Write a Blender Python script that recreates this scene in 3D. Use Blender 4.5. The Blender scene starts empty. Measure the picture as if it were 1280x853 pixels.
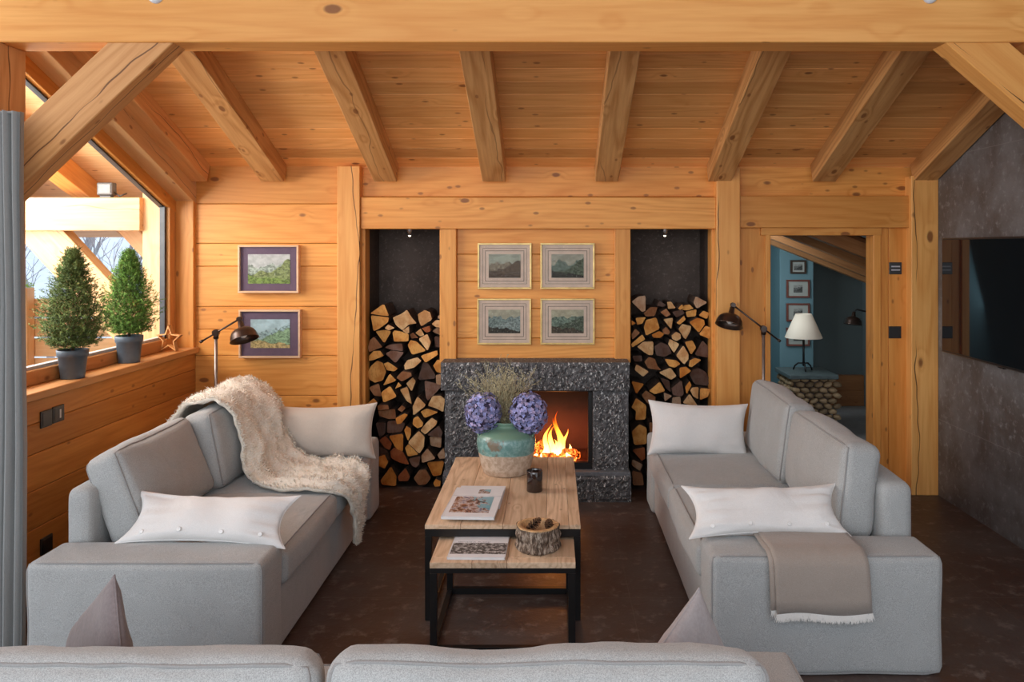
import bpy, bmesh, math, random
from mathutils import Vector, Matrix, noise, Euler
random.seed(7)
H = 1.75; F = 1000.0; VX = 690.0; VY = 310.0      # eye height, focal length (px), vanishing point
WY = 5.74                                          # back wall
SL = 0.4                                           # roof slope
def PX(px, py, Y): return Vector(((px-VX)/F*Y, Y, H-(py-VY)/F*Y))
def ceil_z(y): return 2.335+SL*(WY-y)
COL = bpy.context.scene.collection
# ------------------------------------------------------------------ nodes
class NT:
    def __init__(s, name, rough=.5, spec=.5):
        s.m = bpy.data.materials.new(name); s.m.use_nodes = True
        s.t = s.m.node_tree; s.n = s.t.nodes; s.l = s.t.links
        s.b = s.n['Principled BSDF']; s.b.inputs['Roughness'].default_value = rough
        s.b.inputs['Specular IOR Level'].default_value = spec
    def new(s, t, **k):
        n = s.n.new(t)
        for a, v in k.items(): setattr(n, a, v)
        return n
    def put(s, sock, v):
        if hasattr(v, 'is_linked') or isinstance(v, bpy.types.NodeSocket): s.l.new(v, sock)
        elif isinstance(v, (tuple, list)):
            v = tuple(v)
            if len(sock.default_value) == 4 and len(v) == 3: v = v+(1,)
            sock.default_value = v
        else: sock.default_value = v
    def math(s, op, a, b=0., c=0., clamp=False):
        n = s.new('ShaderNodeMath', operation=op); n.use_clamp = clamp
        s.put(n.inputs[0], a); s.put(n.inputs[1], b); s.put(n.inputs[2], c); return n.outputs[0]
    def vmath(s, op, a, b=(0, 0, 0)):
        n = s.new('ShaderNodeVectorMath', operation=op)
        s.put(n.inputs[0], a); s.put(n.inputs[1], b); return n.outputs[0]
    def mix(s, f, a, b, mode='MIX'):
        n = s.new('ShaderNodeMix', data_type='RGBA', blend_type=mode)
        s.put(n.inputs[0], f); s.put(n.inputs[6], a); s.put(n.inputs[7], b); return n.outputs[2]
    def noise(s, v, scale=5, detail=3, rough=.5, dist=0):
        n = s.new('ShaderNodeTexNoise'); s.put(n.inputs['Vector'], v)
        s.put(n.inputs['Scale'], scale); s.put(n.inputs['Detail'], detail)
        s.put(n.inputs['Roughness'], rough); s.put(n.inputs['Distortion'], dist); return n.outputs['Fac']
    def voro(s, v, scale=5, feature='F1', rnd=1, out='Distance'):
        n = s.new('ShaderNodeTexVoronoi', feature=feature); s.put(n.inputs['Vector'], v)
        s.put(n.inputs['Scale'], scale); s.put(n.inputs['Randomness'], rnd); return n.outputs[out]
    def ramp(s, f, stops):
        n = s.new('ShaderNodeValToRGB'); e = n.color_ramp.elements
        while len(e) < len(stops): e.new(.5)
        for el, (p, c) in zip(e, stops): el.position = p; el.color = tuple(c)+(1,) if len(c) == 3 else c
        s.put(n.inputs[0], f); return n.outputs[0]
    def sstep(s, v, a, b):
        n = s.new('ShaderNodeMapRange', interpolation_type='SMOOTHSTEP')
        s.put(n.inputs[0], v); n.inputs[1].default_value = a; n.inputs[2].default_value = b; return n.outputs[0]
    def obj(s): return s.new('ShaderNodeTexCoord').outputs['Object']
    def gen(s): return s.new('ShaderNodeTexCoord').outputs['Generated']
    def tone(s): return s.new('ShaderNodeAttribute', attribute_name='tone').outputs['Color']
    def tonev(s): return s.new('ShaderNodeAttribute', attribute_name='tone').outputs['Vector']
    def rnd(s): return s.new('ShaderNodeObjectInfo').outputs['Random']
    def xyz(s, v):
        n = s.new('ShaderNodeSeparateXYZ'); s.put(n.inputs[0], v); return n.outputs
    def comb(s, x, y, z):
        n = s.new('ShaderNodeCombineXYZ'); s.put(n.inputs[0], x); s.put(n.inputs[1], y); s.put(n.inputs[2], z); return n.outputs[0]
    def col(s, c): s.put(s.b.inputs['Base Color'], c); return s
    def bump(s, h, strength=.3, dist=.01):
        n = s.new('ShaderNodeBump'); n.inputs['Strength'].default_value = strength
        n.inputs['Distance'].default_value = dist; s.put(n.inputs['Height'], h); s.l.new(n.outputs[0], s.b.inputs['Normal']); return s
def plain(name, c, rough=.5, metal=0, spec=.5, nz=.12, sc=20):
    k = NT(name, rough, spec); k.b.inputs['Metallic'].default_value = metal
    n = k.noise(k.obj(), sc, 3)
    k.col(k.mix(k.sstep(n, .3, .7), tuple(x*(1-nz) for x in c), tuple(min(1, x*(1+nz)) for x in c)))
    return k.m
def wood(name, axis, light, dark, knot=(.20, .062, .018), rough=.45, knots=1., cracks=0., ring=.55, bri=.22, sc=1., kd=.045):
    k = NT(name, rough, .35)
    tn = k.tonev(); r = k.rnd()
    off = k.vmath('SCALE', tn); off.node.inputs[3].default_value = 23.
    p = k.vmath('ADD', k.vmath('ADD', k.obj(), off), k.comb(k.math('MULTIPLY', r, 37.), k.math('MULTIPLY', r, 11.), k.math('MULTIPLY', r, 53.)))
    st = [1., 1., 1.]; st[axis] = .05
    q = k.vmath('MULTIPLY', p, tuple(st))
    st2 = [1., 1., 1.]; st2[axis] = .10
    q2 = k.vmath('MULTIPLY', p, tuple(st2))
    st3 = [1., 1., 1.]; st3[axis] = .5
    q3 = k.vmath('MULTIPLY', p, tuple(st3))
    kv = k.voro(q3, 5.2*sc); kc = k.voro(q3, 5.2*sc, out='Color')
    kon = k.math('GREATER_THAN', k.xyz(kc)[0], .3)
    kd2 = k.math('ADD', kv, k.math('MULTIPLY', k.noise(p, 30, 2), .02))
    km = k.math('MULTIPLY', k.math('MULTIPLY', k.math('SUBTRACT', 1., k.sstep(kd2, kd*1.6, kd*2.6)), kon), knots)
    kv2 = k.voro(k.vmath('ADD', q3, (3.3, 1.7, 5.1)), 15.*sc); kc2 = k.voro(k.vmath('ADD', q3, (3.3, 1.7, 5.1)), 15.*sc, out='Color')
    km2 = k.math('MULTIPLY', k.math('MULTIPLY', k.math('SUBTRACT', 1., k.sstep(kv2, .09, .2)), k.math('GREATER_THAN', k.xyz(kc2)[1], .66)), knots*.8)
    km = k.math('MAXIMUM', km, km2)
    halo = k.math('MULTIPLY', k.math('SUBTRACT', 1., k.sstep(kv, .06, .28)), .25)
    fine = k.noise(q, 60*sc, 3, .6)
    big = k.noise(q2, 4.*sc, 2, .4)
    rings = k.math('ADD', .5, k.math('MULTIPLY', k.math('SINE', k.math('ADD', k.math('MULTIPLY', big, 85.), k.math('MULTIPLY', halo, 26.))), .5))
    rings = k.math('POWER', rings, 2.)
    f = k.math('ADD', k.math('MULTIPLY', rings, ring*.6), k.math('MULTIPLY', k.sstep(fine, .3, .7), .4))
    c = k.mix(f, light, dark)
    c = k.mix(k.math('MULTIPLY', k.sstep(k.noise(q2, 2.5, 2), .35, .7), .4), c, dark)
    br = k.math('ADD', 1.-bri*.5, k.math('MULTIPLY', k.math('FRACT', k.math('ADD', k.xyz(tn)[0], k.math('MULTIPLY', r, 3.))), bri))
    c = k.mix(1., c, k.comb(br, br, br), 'MULTIPLY')
    c = k.mix(k.math('MULTIPLY', km, .85), c, knot)
    if cracks:
        px_ = k.xyz(p); o1, o2 = (axis+1) % 3, (axis+2) % 3
        cv_ = k.math('ADD', k.math('ADD', k.math('MULTIPLY', px_[o1], 3.1), k.math('MULTIPLY', px_[o2], 3.7)), k.math('MULTIPLY', k.noise(k.vmath('MULTIPLY', p, tuple(.35 if i == axis else .6 for i in range(3))), 3., 3, .55), .8))
        wd = k.math('MULTIPLY', k.sstep(k.noise(k.vmath('MULTIPLY', p, (.8, .8, .8)), 1.9, 1), .38, .55), .012)
        cm = k.math('LESS_THAN', k.math('ABSOLUTE', k.math('SUBTRACT', k.math('FRACT', cv_), .5)), wd)
        c = k.mix(k.math('MULTIPLY', cm, cracks), c, (.09, .03, .01))
    k.col(c); k.bump(k.math('SUBTRACT', fine, k.math('MULTIPLY', km, .6)), .12, .004)
    return k.m
M = {}
HL, HD = (.84, .385, .095), (.60, .20, .028)
for i, a in enumerate('xyz'): M['wood_'+a] = wood('honey_wood_'+a, i, HL, HD)
M['beam'] = wood('beam_wood', 0, (.86, .44, .135), (.66, .255, .052), cracks=.9, sc=.8)
M['rafter'] = wood('rafter_wood', 0, (.70, .38, .15), (.44, .19, .055), ring=.9, cracks=.5, bri=.15)
M['brace'] = wood('brace_wood', 0, (.72, .38, .155), (.50, .215, .065), cracks=.8)
M['ceil'] = wood('ceiling_boards', 0, (.92, .48, .175), (.68, .285, .07), bri=.42, kd=.04)
M['out'] = wood('porch_wood', 0, (.80, .50, .25), (.62, .33, .13), cracks=.5)
M['out_z'] = wood('porch_wood_z', 2, (.80, .50, .25), (.62, .33, .13))
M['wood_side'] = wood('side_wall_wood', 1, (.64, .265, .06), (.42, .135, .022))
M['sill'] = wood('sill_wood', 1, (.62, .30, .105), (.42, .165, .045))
M['table'] = wood('pale_table_wood', 1, (.78, .57, .39), (.47, .30, .175), knot=(.2, .1, .05), rough=.55, ring=.8, sc=1.5, knots=.6)
M['table_x'] = wood('pale_table_wood_cross', 1, (.78, .57, .39), (.50, .32, .19), knot=(.2, .1, .05), rough=.55, ring=.8, sc=1.5, knots=.6)
M['frame_w'] = wood('frame_wood', 0, (.70, .42, .22), (.55, .30, .13), knots=0, sc=2)
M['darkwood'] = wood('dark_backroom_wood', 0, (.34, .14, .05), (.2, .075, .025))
def fabric(name, a, b, sc=420, rough=.95, mott=.25, strong=.25):
    k = NT(name, rough, .15); o = k.obj()
    w = k.noise(o, sc, 2, .7); v = k.noise(o, 9, 3); x = k.xyz(o)
    weave = k.math('MULTIPLY', k.math('SINE', k.math('MULTIPLY', k.math('ADD', x[0], x[1]), 1500.)), k.math('SINE', k.math('MULTIPLY', x[2], 1500.)))
    f = k.math('ADD', k.math('MULTIPLY', k.sstep(w, .3, .7), 1-mott), k.math('MULTIPLY', v, mott))
    k.col(k.mix(f, a, b)); 
    b1 = k.new('ShaderNodeBump'); b1.inputs['Strength'].default_value = .55; b1.inputs['Distance'].default_value = .012
    k.put(b1.inputs['Height'], k.math('ADD', k.noise(o, 7, 3, .5, .8), k.math('MULTIPLY', k.noise(k.vmath('MULTIPLY', o, (1, .5, 1)), 22, 2), .25)))
    k.bump(k.math('ADD', w, k.math('MULTIPLY', weave, .2)), strong, .002); bn = k.b.inputs['Normal'].links[0].from_node; k.l.new(b1.outputs[0], bn.inputs['Normal'])
    try: k.b.inputs['Sheen Weight'].default_value = .25
    except Exception: pass
    return k.m
M['sofa'] = fabric('grey_sofa_fabric', (.26, .26, .252), (.54, .54, .525), 400, mott=.25)
M['pipe'] = fabric('piping_fabric', (.25, .24, .23), (.34, .33, .32))
M['white'] = fabric('white_linen', (.72, .69, .66), (.84, .81, .78), 300, mott=.5)
M['cream'] = fabric('cream_linen', (.55, .465, .39), (.67, .585, .50), 300, mott=.5)
M['mauve'] = fabric('mauve_velvet', (.15, .118, .115), (.23, .185, .18), 120, mott=.6)
M['mauve2'] = fabric('mauve_grey_velvet', (.33, .285, .275), (.43, .38, .37), 120, mott=.6)
M['taupe'] = fabric('taupe_wool', (.30, .245, .205), (.42, .35, .30), 500)
M['fringe'] = fabric('white_fringe', (.72, .68, .62), (.85, .82, .78), 500)
M['curtain'] = fabric('grey_curtain', (.27, .275, .27), (.36, .365, .36), 500)
M['fleece'] = fabric('cream_fleece', (.78, .69, .56), (.95, .90, .81), 90, mott=.4, strong=.6)
M['button'] = plain('button_pearl', (.85, .83, .80), .3)
def stone(name, a, b, c2, sc=3., rough=.6, joints=None, jc=None, bump=.4):
    k = NT(name, rough, .4); o = k.obj()
    n = k.noise(o, sc, 5, .65); n2 = k.noise(o, sc*9, 4, .7)
    c = k.mix(k.sstep(n, .35, .68), a, b)
    c = k.mix(k.math('MULTIPLY', k.sstep(n2, .52, .72), .7), c, c2)
    if joints:
        x = k.xyz(o); m = None
        for ax, size, off in joints:
            d = k.math('ABSOLUTE', k.math('SUBTRACT', k.math('FRACT', k.math('DIVIDE', k.math('ADD', x[ax], off), size)), .5))
            j = k.math('GREATER_THAN', d, .5-.0022/size)
            m = j if m is None else k.math('MAXIMUM', m, j)
        c = k.mix(k.math('MULTIPLY', m, .6), c, jc)
    k.col(c); k.bump(k.math('ADD', n, k.math('MULTIPLY', n2, .7)), bump, .01); return k
M['slab'] = stone('grey_stone_cladding', (.10, .08, .072), (.19, .182, .182), (.29, .285, .285), 2.2, .5, [(2, .92, .38)], (.26, .24, .23)).m
kk = stone('dark_slate_floor', (.082, .044, .032), (.105, .084, .077), (.25, .205, .18), 1.3, .42, [(0, .9, .51), (1, .9, .5)], (.14, .11, .09), .5); M['floor'] = kk.m
M['niche'] = stone('dark_niche_stone', (.065, .044, .034), (.10, .07, .055), (.19, .145, .12), 4, .7).m
M['tilegrey'] = stone('grey_backroom_floor', (.2, .2, .19), (.28, .28, .27), (.33, .33, .32), 3, .5).m
# chiselled basalt
k = NT('chiselled_basalt', .55, .4); o = k.obj(); n = k.noise(o, 26, 4, .7); v = k.voro(o, 75); g = k.new('ShaderNodeNewGeometry')
d = k.noise(k.vmath('MULTIPLY', o, (1, 1, .5)), 75, 2, .6, .8)
c = k.mix(k.sstep(n, .35, .65), (.045, .042, .042), (.12, .115, .118))
c = k.mix(k.math('MULTIPLY', k.sstep(d, .565, .68), .9), c, (.62, .60, .58)); k.col(c); k.bump(k.math('ADD', n, k.math('MULTIPLY', d, .6)), .8, .012); M['basalt'] = k.m
M['basalt_s'] = stone('sawn_basalt', (.10, .105, .115), (.16, .165, .18), (.24, .245, .26), 6, .6).m
M['black'] = plain('black_steel', (.016, .015, .015), .38, .3)
M['blackp'] = plain('black_plastic', (.02, .018, .018), .3)
M['bronze'] = plain('dark_bronze', (.10, .075, .065), .28, .85)
M['steel'] = plain('brushed_pole', (.36, .31, .28), .35, .8)
M['bark'] = plain('log_bark', (.075, .042, .026), .9, nz=.5, sc=60)
k = NT('log_end', .8, .2); o = k.obj(); t = k.tone(); n = k.noise(o, 70, 3, .6); nb = k.noise(o, 14, 3); n3 = k.noise(k.vmath('MULTIPLY', o, (1, .2, .35)), 110, 2)
c = k.mix(k.sstep(nb, .35, .7), t, k.mix(1., t, (.72, .55, .42), 'MULTIPLY'))
c = k.mix(k.math('MULTIPLY', k.sstep(n3, .5, .75), .5), c, k.mix(1., t, (.55, .38, .28), 'MULTIPLY')); k.col(c); k.bump(n, .5, .004); M['logend'] = k.m
k = NT('coloured_matter', .7, .2); M['tone'] = k.col(k.tone()).m
k = NT('rough_bark', .9, .2); o = k.obj(); q = k.vmath('MULTIPLY', o, (1, 1, .28)); n = k.noise(q, 75, 4, .65, .6)
k.col(k.ramp(n, [(.36, (.06, .04, .03)), (.5, (.21, .15, .11)), (.62, (.50, .41, .33))])); k.bump(n, 1., .01); M['bark2'] = k.m
k = NT('vase_glaze', .3, .5); o = k.obj(); z = k.xyz(o)[2]; n = k.noise(o, 9, 4, .6); nf = k.noise(o, 35, 4, .7)
top = k.mix(k.sstep(nf, .35, .7), (.13, .26, .24), (.26, .42, .385)); top = k.mix(k.math('MULTIPLY', k.sstep(n, .54, .62), .85), top, (.20, .13, .08))
top = k.mix(k.sstep(z, .655, .68), top, (.16, .27, .19))
bot = k.mix(k.sstep(nf, .35, .65), (.60, .47, .36), (.42, .30, .21)); bot = k.mix(k.sstep(k.noise(o, 5, 3), .55, .75), bot, (.62, .55, .48))
edge = k.math('ADD', z, k.math('MULTIPLY', k.noise(o, 6, 2), .03))
f = k.sstep(edge, .588, .596); k.col(k.mix(f, bot, top)); k.put(k.b.inputs['Roughness'], k.math('SUBTRACT', .75, k.math('MULTIPLY', f, .5))); M['vase'] = k.m
def glassy(name, fac=.08, tint=(1, 1, 1)):
    k = NT(name); k.n.remove(k.b); tr = k.new('ShaderNodeBsdfTransparent'); tr.inputs[0].default_value = tint+(1,)
    gl = k.new('ShaderNodeBsdfGlossy'); gl.inputs['Roughness'].default_value = .01
    lw = k.new('ShaderNodeLayerWeight'); lw.inputs[0].default_value = .12
    ms = k.new('ShaderNodeMixShader'); k.put(ms.inputs[0], k.math('ADD', k.math('MULTIPLY', lw.outputs['Fresnel'], .6), fac*.3)); k.l.new(tr.outputs[0], ms.inputs[1]); k.l.new(gl.outputs[0], ms.inputs[2])
    k.l.new(ms.outputs[0], k.n['Material Output'].inputs[0]); return k.m
M['glass'] = glassy('window_glass'); M['pglass'] = glassy('picture_glass', .0)
def emis(name, c, s):
    k = NT(name); k.b.inputs['Emission Color'].default_value = c+(1,); k.b.inputs['Emission Strength'].default_value = s; k.b.inputs['Base Color'].default_value = c+(1,); return k.m
M['bulb'] = emis('lamp_bulb', (1, .85, .7), 1.5)
k = NT('flame'); k.n.remove(k.b); o = k.obj(); z = k.xyz(o)[2]; h = k.math('DIVIDE', k.math('SUBTRACT', z, .25), .30)
h2 = k.math('ADD', h, k.math('MULTIPLY', k.math('SUBTRACT', k.noise(k.vmath('MULTIPLY', o, (1, 1, .4)), 22, 3), .5), .5))
em = k.new('ShaderNodeEmission'); k.put(em.inputs[0], k.ramp(h2, [(0, (1, .62, .18)), (.35, (1, .40, .05)), (.65, (1, .16, .01)), (1, (.8, .05, .0))])); k.put(em.inputs[1], k.math('SUBTRACT', 7., k.math('MULTIPLY', h2, 5.)))
lw = k.new('ShaderNodeLayerWeight'); lw.inputs[0].default_value = .35
al = k.math('MULTIPLY', k.math('SUBTRACT', 1., k.sstep(lw.outputs['Facing'], .15, .75)), k.math('SUBTRACT', 1.1, k.math('MULTIPLY', h2, .75)), clamp=True)
tr = k.new('ShaderNodeBsdfTransparent'); ms = k.new('ShaderNodeMixShader'); k.put(ms.inputs[0], al); k.l.new(tr.outputs[0], ms.inputs[1]); k.l.new(em.outputs[0], ms.inputs[2]); k.l.new(ms.outputs[0], k.n['Material Output'].inputs[0]); M['flame'] = k.m
k = NT('ember', .9); o = k.obj(); n = k.noise(o, 38, 4, .7)
k.col(k.mix(n, (.02, .012, .01), (.14, .05, .02))); k.put(k.b.inputs['Emission Color'], k.ramp(n, [(.45, (.0, .0, .0)), (.55, (1, .12, .01)), (.7, (1, .42, .08))])); k.b.inputs['Emission Strength'].default_value = 2.5; M['ember'] = k.m
k = NT('firebox_lining', .7); o = k.obj(); n = k.noise(o, 12, 3); M['firebox'] = k.col(k.mix(k.sstep(k.math('ADD', k.xyz(o)[2], k.math('MULTIPLY', n, .15)), .45, .68), k.mix(n, (.10, .035, .02), (.22, .07, .035)), (.022, .012, .010))).m  # reddish fire glow below and sooty dark top painted into the lining colour
def landscape(name, sky, far, mid, near, seed, glow=None):
    k = NT(name, .6, .3); g = k.xyz(k.gen()); x = g[0]; z = g[2]
    q = k.comb(x, seed*3.7, z)
    def ridge(h, amp, s, tilt=0):
        n = k.noise(k.comb(k.math('MULTIPLY', x, 1.), seed+h*9, 0.), s, 4, .55)
        return k.math('ADD', k.math('ADD', h, k.math('MULTIPLY', k.math('SUBTRACT', n, .5), amp)), k.math('MULTIPLY', k.math('SUBTRACT', x, .5), tilt))
    tex = k.noise(q, 14, 4, .7); tx2 = k.noise(k.comb(k.math('MULTIPLY', x, 3.), seed, k.math('ADD', z, x)), 9, 4, .7)
    def var(c, s=.55): return k.mix(k.sstep(tex, .35, .65), tuple(v*(1-s) for v in c), tuple(min(1, v*(1+s*.6)) for v in c))
    c = k.mix(k.sstep(k.noise(q, 5, 3), .35, .65), sky, tuple(v*.75 for v in sky))
    for h, amp, s, tilt, cc in ((.66, .9, 3.2, .1, far), (.46, .7, 2.6, .55, mid), (.2, .4, 4, -.2, near)):
        c = k.mix(k.sstep(k.math('SUBTRACT', ridge(h, amp, s, tilt), z), -.01, .02), c, var(cc))
    c = k.mix(k.math('MULTIPLY', k.sstep(tx2, .6, .7), .35), c, (.8, .8, .75)); k.col(c); return k.m
# ------------------------------------------------------------------ mesh builder
class MB:
    def __init__(s):
        s.bm = bmesh.new(); s.L = s.bm.loops.layers.float_color.new('tone'); s.t = (0, 0, 0, 1)
    def rt(s): s.t = (random.random(), random.random(), random.random(), 1); return s
    def tone(s, c): s.t = tuple(c)[:3]+(1,); return s
    def face(s, vs, mi=0, smooth=False):
        try: f = s.bm.faces.new(vs)
        except ValueError: return None
        f.material_index = mi; f.smooth = smooth
        for l in f.loops: l[s.L] = s.t
        return f
    def v(s, p): return s.bm.verts.new(p)
    def poly(s, pts, mi=0, smooth=False): return s.face([s.v(p) for p in pts], mi, smooth)
    def box(s, x0, x1, y0, y1, z0, z1, b=0., mat=None, mi=0):
        if x0 > x1: x0, x1 = x1, x0
        if y0 > y1: y0, y1 = y1, y0
        if z0 > z1: z0, z1 = z1, z0
        if b > 0:
            b = min(b, (x1-x0)*.45, (y1-y0)*.45, (z1-z0)*.45)
            vs = {}
            for i, (X, dx) in enumerate(((x0, b), (x1, -b))):
                for j, (Y, dy) in enumerate(((y0, b), (y1, -b))):
                    for k_, (Z, dz) in enumerate(((z0, b), (z1, -b))):
                        for a, p in enumerate(((X, Y+dy, Z+dz), (X+dx, Y, Z+dz), (X+dx, Y+dy, Z))):
                            vs[i, j, k_, a] = s.v(mat @ Vector(p) if mat else p)
            n0 = len(s.bm.faces); fs = []
            for a in range(3):
                o1, o2 = (a+1) % 3, (a+2) % 3
                for sd in (0, 1):
                    q = []
                    for p1, p2 in ((0, 0), (1, 0), (1, 1), (0, 1)):
                        idx = [0, 0, 0]; idx[a] = sd; idx[o1] = p1; idx[o2] = p2; q.append(vs[tuple(idx)+(a,)])
                    if sd == 0: q.reverse()
                    fs.append(s.face(q, mi))
            for a in range(3):      # edge bevels: edges along axis a
                o1, o2 = (a+1) % 3, (a+2) % 3
                for p1 in (0, 1):
                    for p2 in (0, 1):
                        i0 = [0, 0, 0]; i1 = [0, 0, 0]; i0[a] = 0; i1[a] = 1
                        for ii in (i0, i1): ii[o1] = p1; ii[o2] = p2
                        fs.append(s.face([vs[tuple(i0)+(o1,)], vs[tuple(i1)+(o1,)], vs[tuple(i1)+(o2,)], vs[tuple(i0)+(o2,)]], mi))
            for i in (0, 1):
                for j in (0, 1):
                    for k_ in (0, 1): fs.append(s.face([vs[i, j, k_, 0], vs[i, j, k_, 1], vs[i, j, k_, 2]], mi))
            bmesh.ops.recalc_face_normals(s.bm, faces=[f for f in fs if f])
            return s
        P = [Vector((x, y, z)) for x in (x0, x1) for y in (y0, y1) for z in (z0, z1)]
        if mat: P = [mat @ p for p in P]
        V = [s.v(p) for p in P]
        for q in ((0, 1, 3, 2), (4, 6, 7, 5), (0, 4, 5, 1), (2, 3, 7, 6), (0, 2, 6, 4), (1, 5, 7, 3)): s.face([V[i] for i in q], mi)
        return s
    def tube(s, pts, r, seg=8, mi=0, cap=True, closed=False):
        pts = [Vector(p) for p in pts]; n = len(pts); rings = []; up = None
        for i, p in enumerate(pts):
            if closed: t = (pts[(i+1) % n]-pts[i-1])
            else: t = pts[min(i+1, n-1)]-pts[max(i-1, 0)]
            t.normalize()
            if up is None: up = Vector((0, 0, 1)) if abs(t.z) < .9 else Vector((1, 0, 0))
            a = t.cross(up); a.normalize(); b = a.cross(t); b.normalize(); up = b
            rr = r[i] if isinstance(r, (list, tuple)) else r
            rings.append([s.v(p+a*math.cos(2*math.pi*k/seg)*rr+b*math.sin(2*math.pi*k/seg)*rr) for k in range(seg)])
        for i in range(n if closed else n-1):
            A, B = rings[i], rings[(i+1) % n]
            for k in range(seg): s.face([A[k], A[(k+1) % seg], B[(k+1) % seg], B[k]], mi, True)
        if cap and not closed: s.face(list(reversed(rings[0])), mi); s.face(rings[-1], mi)
        return s
    def lathe(s, prof, c=(0, 0, 0), seg=32, mi=0, mat=None, capb=True, capt=False, wob=None):
        rings = []
        for r, z in prof:
            ring = []
            for k in range(seg):
                a = 2*math.pi*k/seg; rr = r*(wob(a, z) if wob else 1)
                p = Vector((math.cos(a)*rr, math.sin(a)*rr, z))
                p = (mat @ p) if mat else p+Vector(c)
                ring.append(s.v(p))
            rings.append(ring)
        for A, B in zip(rings, rings[1:]):
            for k in range(seg): s.face([A[k], A[(k+1) % seg], B[(k+1) % seg], B[k]], mi, True)
        if capb: s.face(list(reversed(rings[0])), mi)
        if capt: s.face(rings[-1], mi)
        return s
    def build(s, name, mats, parent=None, loc=None, recalc=False):
        if recalc: bmesh.ops.recalc_face_normals(s.bm, faces=s.bm.faces)
        me = bpy.data.meshes.new(name); s.bm.to_mesh(me); s.bm.free()
        for m in (mats if isinstance(mats, list) else [mats]): me.materials.append(M[m] if isinstance(m, str) else m)
        o = bpy.data.objects.new(name, me); COL.objects.link(o)
        if parent is not None: attach(o, parent)
        return o
ROOTLOC = {}
def wloc(o):
    m = o.matrix_basis.copy()
    if o.parent: return wloc(o.parent) @ o.matrix_parent_inverse @ m
    return m
def attach(o, parent):
    o.parent = parent; o.matrix_parent_inverse = wloc(parent).inverted(); return o
def tag(o, label=None, cat=None, group=None, kind=None):
    if label: o['label'] = label
    if cat: o['category'] = cat
    if group: o['group'] = group
    if kind: o['kind'] = kind
    return o
def thing(name, label, cat, loc, group=None, rot=(0, 0, 0)):
    o = bpy.data.objects.new(name, None); COL.objects.link(o); o.empty_display_size = .05
    o.location = loc; o.rotation_euler = rot; tag(o, label, cat, group); return o
def struct(o): o['kind'] = 'structure'; return o
def timber(name, p0, p1, w, h, mat, label=None, cat=None, group=None, parent=None, b=.004, roll_up=Vector((0, 0, 1))):
    """squared timber from p0 to p1 (centre line), w across, h along 'up'"""
    p0 = Vector(p0); p1 = Vector(p1); x = (p1-p0); L = x.length; x.normalize()
    if abs(x.z) > .99: roll_up = Vector((1, 0, 0))
    y = roll_up.cross(x); y.normalize(); z = x.cross(y)
    mb = MB(); mb.rt(); mb.box(0, L, -w/2, w/2, -h/2, h/2, b)
    o = mb.build(name, mat)
    o.matrix_basis = Matrix.Translation(p0) @ Matrix((x, y, z)).transposed().to_4x4()
    if parent is not None: attach(o, parent)
    tag(o, label, cat, group); return o
def rbox_point(u, v, w, S, r, puff, ns=0., seed=0., nsc=4.):
    """u,v,w in -1..1 on the surface of a cube -> rounded, puffed box of half sizes S"""
    p = Vector((u*S[0], v*S[1], w*S[2]))
    inner = Vector((max(-S[0]+r, min(S[0]-r, p.x)), max(-S[1]+r, min(S[1]-r, p.y)), max(-S[2]+r, min(S[2]-r, p.z))))
    d = p-inner
    if d.length > 1e-9: p = inner+d.normalized()*r
    nn = (p-inner)
    for a in range(3):
        c = (u, v, w); o1, o2 = (a+1) % 3, (a+2) % 3
        if abs(c[a]) > .999 and puff[a]:
            e = (1-abs(c[o1])**2.4)*(1-abs(c[o2])**2.4)
            q = list(p); q[a] += math.copysign(puff[a]*e, c[a]); p = Vector(q)
    if ns:
        nv = Vector((seed, seed*2, seed*3))
        k = noise.noise(p*nsc+nv); k2 = noise.noise(p*nsc*3+nv)
        p = p+Vector((u, v, w)).normalized()*(k*ns+k2*ns*.35)
    return p
def soft_box(name, S, mtx, mat, parent, r=.03, puff=(0, 0, 0), n=(10, 10, 10), ns=0., seed=0., piping=None, pr=.0045):
    mb = MB(); mb.rt(); cache = {}
    def V(u, v, w):
        kx = (round(u, 5), round(v, 5), round(w, 5))
        if kx not in cache: cache[kx] = mb.v(mtx @ rbox_point(u, v, w, S, r, puff, ns, seed))
        return cache[kx]
    def grid(a):
        # denser samples toward edges
        pts = [-1+2*i/n[a] for i in range(n[a]+1)]; e = r/S[a]
        ext = [-1+e*.3, -1+e*.65, -1+e, 1-e, 1-e*.65, 1-e*.3]
        pts = [p for p in pts if abs(abs(p)-1) < 1e-6 or abs(p) < 1-e*1.2]+(ext if e < .8 else [])
        return sorted(set(round(p, 5) for p in pts))
    G = [grid(0), grid(1), grid(2)]
    for a in range(3):
        o1, o2 = (a+1) % 3, (a+2) % 3
        for sd in (-1, 1):
            for i in range(len(G[o1])-1):
                for j in range(len(G[o2])-1):
                    q = []
                    for p1, p2 in ((i, j), (i+1, j), (i+1, j+1), (i, j+1)):
                        c = [0, 0, 0]; c[a] = sd; c[o1] = G[o1][p1]; c[o2] = G[o2][p2]; q.append(V(*c))
                    if sd < 0: q.reverse()
                    mb.face(q, 0, True)
    o = mb.build(name, mat, parent)
    if piping is not None:
        pb = MB()
        for a, sd in piping:     # loop around the rim of face (axis a, side sd)
            o1, o2 = (a+1) % 3, (a+2) % 3; loop = []; N = 14
            for q in range(4):
                for i in range(N):
                    t = -1+2*i/N
                    e1, e2 = ((t, -1), (1, t), (-t, 1), (-1, -t))[q]
                    c = [0, 0, 0]; c[a] = sd*.93; c[o1] = e1; c[o2] = e2
                    loop.append(mtx @ rbox_point(*c, S, r, puff, ns, seed))
            pb.tube(loop, pr, 6, closed=True)
        pb.build('piping', 'pipe', o)
    return o
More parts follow.
